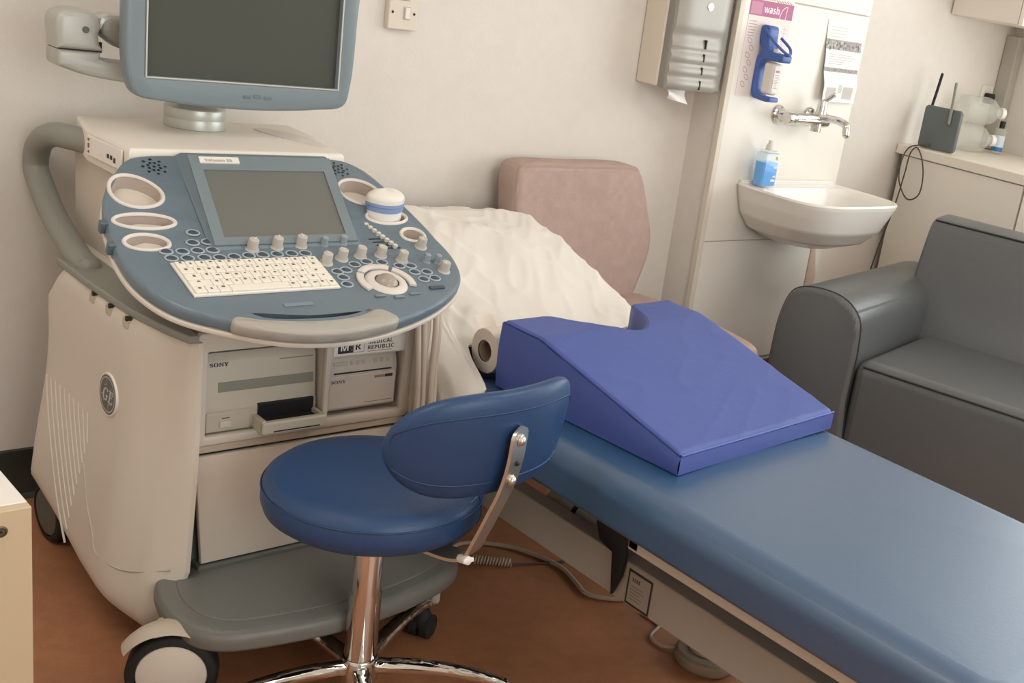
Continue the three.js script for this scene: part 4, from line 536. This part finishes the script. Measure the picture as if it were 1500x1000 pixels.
// ---------------------------------------------------------------- sink corner
const ZP = -2.624;
{
  const sk = thing('wall_sink', 'white ceramic wall-hung sink below the chrome tap', 'sink', [3.27, 0.6, ZP]);
  const N = 72, out = (cx, cz, a, b, n) => Array.from({ length: N + 1 }, (_, i) => { const t = i / N * Math.PI * 2, c = Math.cos(t), s = Math.sin(t), k = Math.pow(Math.pow(Math.abs(c), n) + Math.pow(Math.abs(s), n), -1 / n); return [cx + a * k * c, cz + b * k * s]; });
  const rings = [];
  const add = (y, o, zmin = ZP + 0.0015) => rings.push(o.map(([x, z]) => [x, y, Math.max(z, zmin)]));
  add(0.612, out(3.29, -2.55, 0.004, 0.004, 2)); add(0.61, out(3.29, -2.545, 0.06, 0.07, 2.2)); add(0.618, out(3.285, -2.53, 0.13, 0.13, 2.4)); add(0.65, out(3.28, -2.505, 0.205, 0.185, 2.8)); add(0.7, out(3.275, -2.49, 0.245, 0.21, 3.2)); add(0.75, out(3.272, -2.48, 0.262, 0.215, 3.6)); add(0.785, out(3.272, -2.475, 0.27, 0.22, 4)); add(0.797, out(3.272, -2.475, 0.274, 0.222, 4)); add(0.803, out(3.272, -2.475, 0.27, 0.218, 4)); add(0.803, out(3.272, -2.472, 0.262, 0.21, 4));
  add(0.798, out(3.275, -2.42, 0.25, 0.15, 4)); add(0.78, out(3.275, -2.42, 0.238, 0.14, 3.6)); add(0.73, out(3.275, -2.42, 0.215, 0.122, 3)); add(0.68, out(3.278, -2.425, 0.16, 0.09, 2.5)); add(0.662, out(3.28, -2.43, 0.08, 0.05, 2)); add(0.66, out(3.28, -2.43, 0.003, 0.003, 2));
  const c3 = rings.length - 1, g = grid(N, 90, (u, v) => { const f = (1 - v) * c3, i = Math.min(c3 - 1, Math.floor(f)), t = f - i, k = Math.round(u * N), a = rings[i][k], b = rings[i + 1][k]; return [lerp(a[0], b[0], t), lerp(a[1], b[1], t), lerp(a[2], b[2], t)]; }, true);
  part(sk, 'basin', g, M.ceramic); part(sk, 'drain', cyl(0.018, 0.004, 20).translate(3.28, 0.6605, -2.43), M.chrome);
  part(sk, 'back_ledge', box(3.02, 3.53, 0.799, 0.813, ZP + 0.001, ZP + 0.02, 0.004), M.ceramic);
}
{
  const t = thing('wall_tap', 'chrome wall-mounted mixer tap above the sink', 'tap', [3.24, 1.04, ZP]);
  const fl = (x) => { const g = lathe([[0, 0], [0.032, 0], [0.033, 0.004], [0.028, 0.012], [0.016, 0.016], [0.015, 0.06], [0, 0.06]], 28); g.rotateX(Math.PI / 2); g.translate(x, 1.04, ZP); return g; };
  part(t, 'wall_flange', fl(3.16), M.chrome); part(t, 'wall_flange', fl(3.33), M.chrome);
  const b = lathe([[0, 0], [0.02, 0], [0.022, 0.004], [0.022, 0.03], [0.018, 0.034], [0.02, 0.05], [0.021, 0.18], [0.024, 0.19], [0.024, 0.215], [0, 0.217]], 26); b.rotateZ(-Math.PI / 2); b.translate(3.135, 1.038, -2.562); part(t, 'mixer_body', b, M.chrome);
  part(t, 'spout', capTube([[3.3, 1.042, -2.56], [3.312, 1.05, -2.52], [3.316, 1.05, -2.475], [3.318, 1.04, -2.445], [3.318, 1.012, -2.438]], 0.0135, 40, 16), M.chrome);
  const c = cyl(0.02, 0.05, 24, 0.017); c.translate(3.318, 1.055, -2.562); const le = part(t, 'lever', c, M.chrome); part(le, 'lever_handle', capTube([[3.318, 1.1, -2.562], [3.322, 1.112, -2.55], [3.332, 1.132, -2.53]], 0.008, 14, 10), M.chrome);
  const k = cyl(0.018, 0.03, 24); k.translate(3.305, 0.998, -2.562); part(t, 'lower_valve', k, M.chrome);
}
{
  const b = thing('soap_bottle', 'clear bottle half full of bright blue liquid standing on the rim of the sink', 'bottle', [3.085, 0.805, -2.565]);
  const o = [[3.053, -2.592], [3.117, -2.592], [3.122, -2.587], [3.122, -2.55], [3.117, -2.545], [3.053, -2.545], [3.048, -2.55], [3.048, -2.587]], sh = (k) => o.map(([x, z]) => [3.085 + (x - 3.085) * k, -2.5685 + (z + 2.5685) * k]);
  part(b, 'bottle_shell', merge(slabUp(o, 0.804, 0.918, 0.006), slabUp(sh(0.8), 0.915, 0.926, 0.005)), mat(0xeef4f6, 0.12, { transmission: 0.85, thickness: 0 }));
  part(b, 'liquid', slabUp(sh(0.95), 0.806, 0.886, 0.004), M.liquid, 'bright blue liquid');
  part(b, 'pump_cap', merge(cyl(0.014, 0.02, 20, 0.012).translate(3.085, 0.925, -2.5685), cyl(0.008, 0.014, 16).translate(3.085, 0.944, -2.5685)), mat(0xd9d4cc, 0.3)); part(b, 'warning_mark', box(3.1, 3.109, 0.896, 0.907, -2.5448, -2.5442, 0), mat(0xc9a63a, 0.6)); part(b, 'bottle_print', merge(box(3.095, 3.112, 0.868, 0.872, -2.5448, -2.5442, 0), box(3.09, 3.112, 0.822, 0.83, -2.5448, -2.5442, 0), box(3.098, 3.112, 0.836, 0.842, -2.5448, -2.5442, 0)), mat(0xcfe4f2, 0.6));
}
{ // hand-washing poster
  const t = canvasTex(512, 768, (c) => {
    c.fillStyle = '#ece0da'; c.fillRect(0, 0, 512, 768); c.fillStyle = '#7b746e'; for (let k = 0; k < 24; k++) { c.fillRect(20 + k * 11, 8 + (k % 3) * 3, 7, 8); c.fillRect(290 + k * 8, 10 + (k % 4) * 4, 6, 9); }
    c.fillStyle = '#b3658a'; c.fillRect(0, 30, 512, 118); c.fillStyle = '#c78aa6'; c.fillRect(14, 46, 130, 92); c.fillStyle = '#f3e6ee'; c.font = 'bold 76px sans-serif'; c.fillText('wash', 165, 118); c.strokeStyle = '#eccfdd'; c.lineWidth = 8; c.beginPath(); c.moveTo(360, 148); c.quadraticCurveTo(370, 60, 440, 48); c.moveTo(430, 148); c.lineTo(440, 48); c.stroke();
    c.fillStyle = '#b9aca8'; for (let k = 0; k < 6; k++) c.fillRect(16, 190 + k * 22, 70 + 30 * hash(k, 2), 6); c.strokeStyle = '#b79aa0'; c.lineWidth = 5; for (let k = 0; k < 7; k++) { c.beginPath(); c.ellipse(60 + (k % 2) * 30, 340 + k * 56, 28, 16, 0.6, 0, 7); c.stroke(); } c.fillStyle = '#d9b7c0'; c.fillRect(440, 200, 6, 500); for (let k = 0; k < 16; k++) c.fillRect(420, 220 + k * 30, 60 * hash(k, 7) + 10, 5);
  });
  const g = box(2.925, 3.141, 1.09, 1.41, ZP, ZP + 0.0012, 0); const p = single('wash_poster', 'white poster with a pink band reading wash, on the wet wall above the sink', 'poster', g, mat(0xffffff, 0.55, { map: t }), [3.033, 1.09, ZP]);
  const uv = p.geometry.attributes.uv, q = p.geometry.attributes.position; for (let i = 0; i < uv.count; i++) uv.setXY(i, (q.getX(i) + 0.108) / 0.216, q.getY(i) / 0.32);
}
{ // elbow-operated dispenser bracket
  const b = thing('soap_dispenser', 'blue lever bracket holding a white soap bottle on the poster', 'dispenser', [3.03, 1.1, ZP]);
  const z = ZP + 0.002, o = spline2([[z, 1.315], [z, 1.275], [z + 0.014, 1.245], [z + 0.002, 1.215], [z, 1.18], [z, 1.12], [z + 0.01, 1.093], [z + 0.03, 1.088], [z + 0.085, 1.088], [z + 0.088, 1.094], [z + 0.085, 1.102], [z + 0.035, 1.103], [z + 0.018, 1.118], [z + 0.014, 1.15], [z + 0.016, 1.19], [z + 0.03, 1.212], [z + 0.06, 1.218], [z + 0.108, 1.218], [z + 0.112, 1.224], [z + 0.112, 1.238], [z + 0.106, 1.243], [z + 0.055, 1.247], [z + 0.042, 1.27], [z + 0.036, 1.318], [z + 0.03, 1.323], [z + 0.005, 1.323]], 160);
  part(b, 'bracket', sideExt(o.map((p) => [p.x, p.y]), 2.995, 3.043, 0.004, 3), M.bracket); part(b, 'lever_arm', tube([[2.992, 1.315, z + 0.02], [2.99, 1.29, z + 0.05], [2.992, 1.262, z + 0.095], [3.02, 1.244, z + 0.116], [3.046, 1.262, z + 0.095], [3.046, 1.29, z + 0.05]], 0.005, 50, 8), M.bracket);
  const bt = part(b, 'bottle', rbox(2.999, 3.04, 1.1085, 1.212, z + 0.034, z + 0.082, 0.012, 4), M.bottleWhite); part(bt, 'bottle_neck', cyl(0.01, 0.045, 16).translate(3.02, 1.21, z + 0.058), M.bottleWhite);
  const lt = canvasTex(128, 256, (c) => { c.fillStyle = '#e9e4de'; c.fillRect(0, 0, 128, 256); c.fillStyle = '#b98ba4'; c.fillRect(20, 20, 80, 26); c.fillStyle = '#9a938e'; for (let k = 0; k < 9; k++) c.fillRect(18, 70 + k * 18, 50 + 40 * hash(k, 1), 6); }); const pl = new THREE.PlaneGeometry(0.032, 0.075); pl.translate(3.02, 1.158, z + 0.0825); part(bt, 'bottle_label', pl, mat(0xffffff, 0.6, { map: lt }));
}
{ // instruction sheet, curling at its lower end
  const t = canvasTex(384, 512, (c) => {
    c.fillStyle = '#f3efec'; c.fillRect(0, 0, 384, 512); c.fillStyle = '#cfccc8'; for (let k = 0; k < 4; k++) c.fillRect(40, 40 + k * 20, 150 + 90 * hash(k, 4), 4); c.fillStyle = '#a9a4a0'; c.fillRect(0, 120, 384, 62); c.fillRect(0, 296, 384, 26);
    for (let k = 0; k < 60; k++) { c.fillStyle = ['#6f6b68', '#8a8683', '#c9c5c2'][k % 3]; c.beginPath(); c.ellipse(384 * hash(k, 1), 128 + 48 * hash(k, 2), 6 + 10 * hash(k, 3), 4 + 6 * hash(k, 5), hash(k, 6) * 3, 0, 7); c.fill(); } for (let k = 0; k < 30; k++) { c.fillStyle = ['#7d7976', '#98928f'][k % 2]; c.fillRect(384 * hash(k, 11), 298 + 18 * hash(k, 12), 12, 6); }
    c.fillStyle = '#c9c4bf'; c.fillRect(30, 420, 110, 70); c.fillRect(220, 410, 120, 80); c.fillStyle = '#7d7875'; for (let k = 0; k < 5; k++) c.fillRect(170 + k * 8, 400, 3, 50); c.fillStyle = '#bab5b1'; for (let k = 0; k < 5; k++) c.fillRect(40, 210 + k * 15, 300 * hash(k, 8) + 20, 3);
  });
  const f = (back) => grid(12, 36, (u, v) => { const uu = back ? 1 - u : u, d = 1 - v, curl = 0.03 * Math.pow(d, 1.5) * (1 - 0.6 * uu); return [lerp(3.338, 3.548, uu) + 0.018 * d, lerp(1.377, 1.1, d), ZP + 0.0012 + curl + 0.004 * Math.sin(d * 18) * d + (back ? -0.0006 : 0), uu, v]; });
  single('instruction_sheet', 'white printed sheet with grey pictures curling off the wet wall right of the poster', 'notice', merge(f(false), f(true)), mat(0xffffff, 0.75, { map: t }), [3.45, 1.1, ZP]);
}
{ // towel dispenser
  const d = thing('towel_dispenser', 'cream and silver paper towel dispenser mounted on the wall beside the sink boxing', 'dispenser', [2.735, 1.09, ZB]);
  part(d, 'back_case', box(2.606, 2.868, 1.091, 1.52, ZB + 0.001, -2.669, 0.006), M.dispWhite); part(d, 'gasket', box(2.609, 2.866, 1.0905, 1.52, -2.6695, -2.642, 0.004), M.grey);
  const wave = []; for (let k = 0; k <= 60; k++) { const y = lerp(1.09, 1.52, k / 60), w = y < 1.25 ? 0.009 * Math.pow(Math.abs(Math.sin((y - 1.09) / 0.04 * Math.PI)), 0.8) * (1 - 0.6 * sst(1.2, 1.25, y)) : 0.009 * sst(1.25, 1.29, y); wave.push([-2.636 + w, y]); }
  const fg = grid(30, 60, (u, v) => { const [z, y] = wave[Math.round(v * 60)], x = lerp(2.612, 2.866, u), e = Math.abs(2 * u - 1); return [x, y, z + 0.012 - 0.03 * Math.pow(Math.max(0, e - 0.45) / 0.55, 2.2) * (u > 0.5 ? 1.3 : 0.45)]; });
  part(d, 'front_cover', merge(fg, box(2.612, 2.866, 1.09, 1.52, -2.656, -2.648, 0.002), grid(30, 1, (u, v) => { const x = lerp(2.612, 2.866, u), e = Math.abs(2 * u - 1), z = wave[0][0] + 0.012 - 0.03 * Math.pow(Math.max(0, e - 0.45) / 0.55, 2.2) * (u > 0.5 ? 1.3 : 0.45); return [x, 1.09, v > 0.5 ? z : -2.65]; }), grid(1, 60, (u, v) => { const [z, y] = wave[Math.round(v * 60)]; return [2.612, y, u > 0.5 ? z + 0.012 - 0.0135 : -2.65]; })), M.dispSilver);
  for (const [y0, y1] of [[1.222, 1.25], [1.183, 1.207], [1.143, 1.166], [1.096, 1.124]]) part(d, 'sight_slot', box(2.741, 2.746, y0, y1, -2.632, -2.6135, 0.001), M.dark);
  part(d, 'lock', lathe([[0, 0.002], [0.012, 0.002], [0.013, 0]], 18).rotateX(Math.PI / 2).translate(2.735, 1.35, -2.6145), M.chrome);
  single('paper_towel', 'white paper towel end hanging out below the dispenser', 'paper towel', merge(grid(8, 8, (u, v) => [lerp(2.63, 2.725, u) + 0.012 * (1 - v), lerp(1.045 + 0.014 * (1 - u), 1.092, v), -2.65 + 0.012 * Math.sin(u * 3 + v * 3)]), grid(8, 8, (u, v) => [lerp(2.725, 2.63, u) + 0.012 * (1 - v), lerp(1.045 + 0.014 * u, 1.092, v), -2.6515 + 0.012 * Math.sin((1 - u) * 3 + v * 3)])), M.paper, [2.68, 1.05, -2.65]);
}
{ // wall switch by the monitor
  const s = thing('wall_switch', 'white square fused switch plate on the wall right of the monitor', 'switch', [1.695, 1.16, ZB]);
  part(s, 'plate', box(1.696, 1.783, 1.164, 1.251, ZB, ZB + 0.02, 0.004), M.dispWhite); part(s, 'rocker', box(1.742, 1.757, 1.193, 1.222, ZB + 0.018, ZB + 0.026, 0.003), M.white); part(s, 'rocker_frame', box(1.739, 1.76, 1.191, 1.2245, ZB + 0.0195, ZB + 0.0212, 0.001), M.creamDark);
  for (const x of [1.7075, 1.7715]) part(s, 'screw', cyl(0.0036, 0.0016, 12).rotateX(Math.PI / 2).translate(x, 1.2075, ZB + 0.0198), M.dark);
  part(s, 'legend', box(1.724, 1.756, 1.2385, 1.2405, ZB + 0.0198, ZB + 0.0206, 0.0003), mat(0x8a8274, 0.6));
}
// ---------------------------------------------------------------- counter corner
{
  single('worktop', 'cream worktop along the right wall carrying the router and jugs', 'worktop', box(4.128, XR - 0.002, 0.902, 0.942, ZB + 0.002, -1.9, 0.004), M.counter, [4.48, 0.9, -2.4]);
  const c = thing('base_cupboard', 'cream base cupboard under the worktop behind the sofa', 'cupboard', [4.48, 0, -2.4]);
  part(c, 'carcass', box(4.155, XR - 0.004, 0, 0.9015, ZB + 0.03, -1.92, 0.002), M.cupboard); part(c, 'end_panel', box(4.137, 4.154, 0.09, 0.899, ZB + 0.031, -2.165, 0.002), M.cupboard); part(c, 'door', box(4.135, 4.154, 0.09, 0.897, -2.155, -1.925, 0.003), M.cupboardLit);
  const u = thing('wall_cupboard', 'grey-white wall cupboard hanging above the worktop', 'cupboard', [4.58, 1.475, -2.5]);
  part(u, 'carcass', box(4.325, XR - 0.004, 1.476, 2.2, ZB + 0.003, -2.45, 0.002), M.cupboard); part(u, 'door', box(4.303, 4.323, 1.478, 2.198, ZB + 0.006, -2.452, 0.003), M.cupboard); part(u, 'side_panel', box(4.303, XR - 0.004, 1.476, 2.2, -2.449, -2.43, 0.002), M.cupboardLit);
  const pp = single('corner_strip', 'grey-beige vertical strip in the corner above the worktop', 'upright_strip', box(4.79, XR - 0.001, 0.944, 1.44, ZB + 0.002, -2.70, 0.004), M.upright_strip, [4.82, 0.944, -2.73]);  // upright grey-beige strip in the corner above the worktop
}
{
  const r = thing('wifi_router', 'dark grey upright router with two antennas on the worktop', 'router', [4.2, 0.943, -2.63]);
  const g = ext(roundRect(-0.082, 0.082, 0.001, 0.172, 0.016), 0.026, 0.006, 3); g.rotateY(-Math.PI / 2 + 0.12); g.translate(4.22, 0.943, -2.63); part(r, 'case', g, M.router);
  for (const [dz, h, l] of [[-0.072, 0.13, 0.008], [0.045, 0.09, -0.004]]) { const z = -2.63 + dz, x = 4.2 + (dz > 0 ? -0.005 : 0.012) - dz * 0.1; const a = part(r, 'antenna', capTube([[x, 1.06 + (dz > 0 ? 0.0 : 0.03), z], [x + 0.001, 1.16, z + l], [x + 0.002, 1.06 + 0.1 + h * 0.62, z + 2 * l]], 0.0062, 12, 10), dz > 0 ? M.grey : M.black); }
  part(r, 'plug', box(4.18, 4.196, 0.952, 0.966, -2.67, -2.65, 0.003), M.greyDark);
}
single('router_cord', 'thin dark cord looping from the router and dropping behind the sofa', 'cord', tube([[4.184, 0.956, -2.66], [4.16, 0.95, -2.685], [4.118, 0.935, -2.7], [4.105, 0.89, -2.71], [4.1, 0.8, -2.7], [4.1, 0.735, -2.64], [4.1, 0.76, -2.595], [4.098, 0.84, -2.59], [4.11, 0.92, -2.63], [4.118, 0.945, -2.665], [4.11, 0.92, -2.68], [4.1, 0.84, -2.68], [4.095, 0.7, -2.69], [4.085, 0.5, -2.72], [4.07, 0.3, -2.735], [4.05, 0.05, -2.73]], 0.0032, 140, 6), M.cordDark, [4.1, 0, -2.7]);
{
  const jug = (y, lab, dx) => {
    const j = thing('water_jug', lab, 'jug', [4.48 + dx, y, -2.6], 'clear plastic jugs on the worktop');
    const b = lathe([[0, 0], [0.045, 0.0], [0.056, 0.008], [0.058, 0.04], [0.055, 0.05], [0.058, 0.06], [0.058, 0.12], [0.052, 0.15], [0.03, 0.178], [0.02, 0.184], [0.02, 0.2], [0, 0.2]], 30); b.rotateZ(-Math.PI / 2); b.rotateY(-0.45); b.translate(4.4 + dx, y + 0.058, -2.69); part(j, 'bottle_body', b, M.jug);
    const c = cyl(0.024, 0.02, 22); c.rotateZ(-Math.PI / 2); c.rotateY(-0.45); c.translate(4.4 + dx + 0.196 * Math.cos(0.45), y + 0.058, -2.69 + 0.196 * Math.sin(0.45)); part(j, 'cap', c, M.capWhite);
  };
  jug(0.9425, 'clear plastic jug lying on the worktop right of the router, lower of two', 0); jug(1.0595, 'clear plastic jug lying on top of another one, right of the router', 0.03);
  const s = thing('spray_bottle', 'small clear bottle with black top and blue label at the end of the jugs', 'bottle', [4.68, 0.9425, -2.62]);
  part(s, 'bottle_body', cyl(0.024, 0.11, 22).translate(4.68, 0.943, -2.62), M.jug); part(s, 'label', lathe([[0.0245, 0.03], [0.0245, 0.08]], 22).translate(4.68, 0.943, -2.62), mat(0xd6e2ea, 0.5)); part(s, 'label_band', lathe([[0.0248, 0.012], [0.0248, 0.03]], 22).translate(4.68, 0.943, -2.62), M.blueLabel); part(s, 'cap', cyl(0.012, 0.03, 16).translate(4.68, 1.053, -2.62), M.black);
  const k = thing('wall_socket', 'white wall socket with a black plug above the jugs', 'socket', [4.72, 1.13, ZB]); part(k, 'plate', box(4.68, 4.766, 1.13, 1.216, ZB, ZB + 0.01, 0.003), M.white); part(k, 'plug', rbox(4.7, 4.745, 1.14, 1.185, ZB + 0.01, ZB + 0.045, 0.008, 3), M.black);
}
// ---------------------------------------------------------------- low cabinet, left foreground
{
  const c = thing('low_cabinet', 'white low cabinet with a round screw cap at the left edge of the room', 'cabinet', [0.3, 0, -1.8]);
  part(c, 'top_board', box(0.02, 0.5035, 0.532, 0.55, -2.03, -1.645, 0.002), M.white); part(c, 'side_board', box(0.02, 0.5035, 0.03, 0.5495, -1.6445, -1.6265, 0.0015), M.cabinet); part(c, 'carcass', box(0.025, 0.496, 0.03, 0.5315, -2.02, -1.645, 0.001), M.white); part(c, 'plinth', box(0.04, 0.48, 0, 0.032, -2.0, -1.66, 0.001), M.dark);
  { const g = lathe([[0, 0.0018], [0.006, 0.0018], [0.0085, 0.001], [0.009, 0]], 22).rotateX(Math.PI / 2); g.translate(0.464, 0.519, -1.6265); const s = part(c, 'screw_cap', g, mat(0x6e6453, 0.4, { metalness: 0.6 })); const r = new THREE.TorusGeometry(0.0058, 0.0008, 6, 20); r.translate(0.464, 0.519, -1.6246); part(s, 'cap_ring', r, M.dark); const d = new THREE.CircleGeometry(0.0022, 8); d.translate(0.464, 0.519, -1.6243); part(s, 'cap_hole', d, M.black); }
}
// ---------------------------------------------------------------- on the floor
single('floor_cable', 'pale flat cable curving over the brown floor under the couch', 'cable', tube([[1.46, 0.006, -2.06], [1.525, 0.006, -2.063], [1.62, 0.006, -2.09], [1.705, 0.006, -2.029], [1.745, 0.006, -1.95], [1.761, 0.006, -1.881], [1.745, 0.006, -1.80], [1.734, 0.006, -1.746], [1.783, 0.006, -1.691], [1.84, 0.006, -1.68], [1.9, 0.006, -1.7]], 0.0055, 90, 8), M.cord, [1.7, 0, -1.9]);
single('pedal_cord', 'thin cord running from the couch rail to the grey floor pedal', 'cord', tube([[1.9, 0.005, -1.6], [1.84, 0.005, -1.575], [1.8, 0.005, -1.62], [1.795, 0.005, -1.56], [1.74, 0.005, -1.53], [1.735, 0.005, -1.49], [1.76, 0.012, -1.455]], 0.004, 60, 8), M.cord, [1.78, 0, -1.55]);
{
  const p = thing('foot_pedal', 'brown-grey foot pedal on the floor under the couch rail', 'pedal', [1.78, 0, -1.4]);
  const o = spline2([[1.735, -1.45], [1.82, -1.475], [1.86, -1.42], [1.83, -1.34], [1.75, -1.33], [1.715, -1.39]], 50); part(p, 'base', slabUp(o, 0.001, 0.03, 0.008, 3), M.pedal); part(p, 'treadle', slabUp(o.map((q) => new THREE.Vector2(1.785 + (q.x - 1.785) * 0.55, -1.405 + (q.y + 1.405) * 0.55)), 0.029, 0.036, 0.003), mat(0xa39384, 0.5));
}
{
  const c = thing('coiled_cord', 'short coiled cord with a black plug lying on the floor beside the stool', 'cord', [1.58, 0, -2.0]);
  const q = []; const a = [1.585, 0.0115, -2.003], b = [1.66, 0.0115, -1.945]; for (let k = 0; k <= 240; k++) { const t = k / 240, w = t * 13 * Math.PI * 2, dx = b[0] - a[0], dz = b[2] - a[2], l = Math.hypot(dx, dz); q.push([a[0] + dx * t - dz / l * 0.009 * Math.cos(w), 0.0115 + 0.009 * Math.sin(w), a[2] + dz * t + dx / l * 0.009 * Math.cos(w)]); }
  part(c, 'coil', tube(q, 0.0023, 360, 6), M.cord); part(c, 'straight_end', tube([[1.66, 0.006, -1.945], [1.73, 0.004, -1.92], [1.8, 0.004, -1.9], [1.88, 0.004, -1.9]], 0.003, 30, 6), M.cordDark); part(c, 'lead', tube([[1.585, 0.01, -2.003], [1.55, 0.006, -2.03], [1.5, 0.005, -2.06], [1.45, 0.005, -2.09]], 0.004, 30, 6), M.cordDark);
  part(c, 'plug', rbox(1.44, 1.5, 0.001, 0.03, -2.12, -2.06, 0.008, 3), M.black);
}
renderer.render(scene, camera);
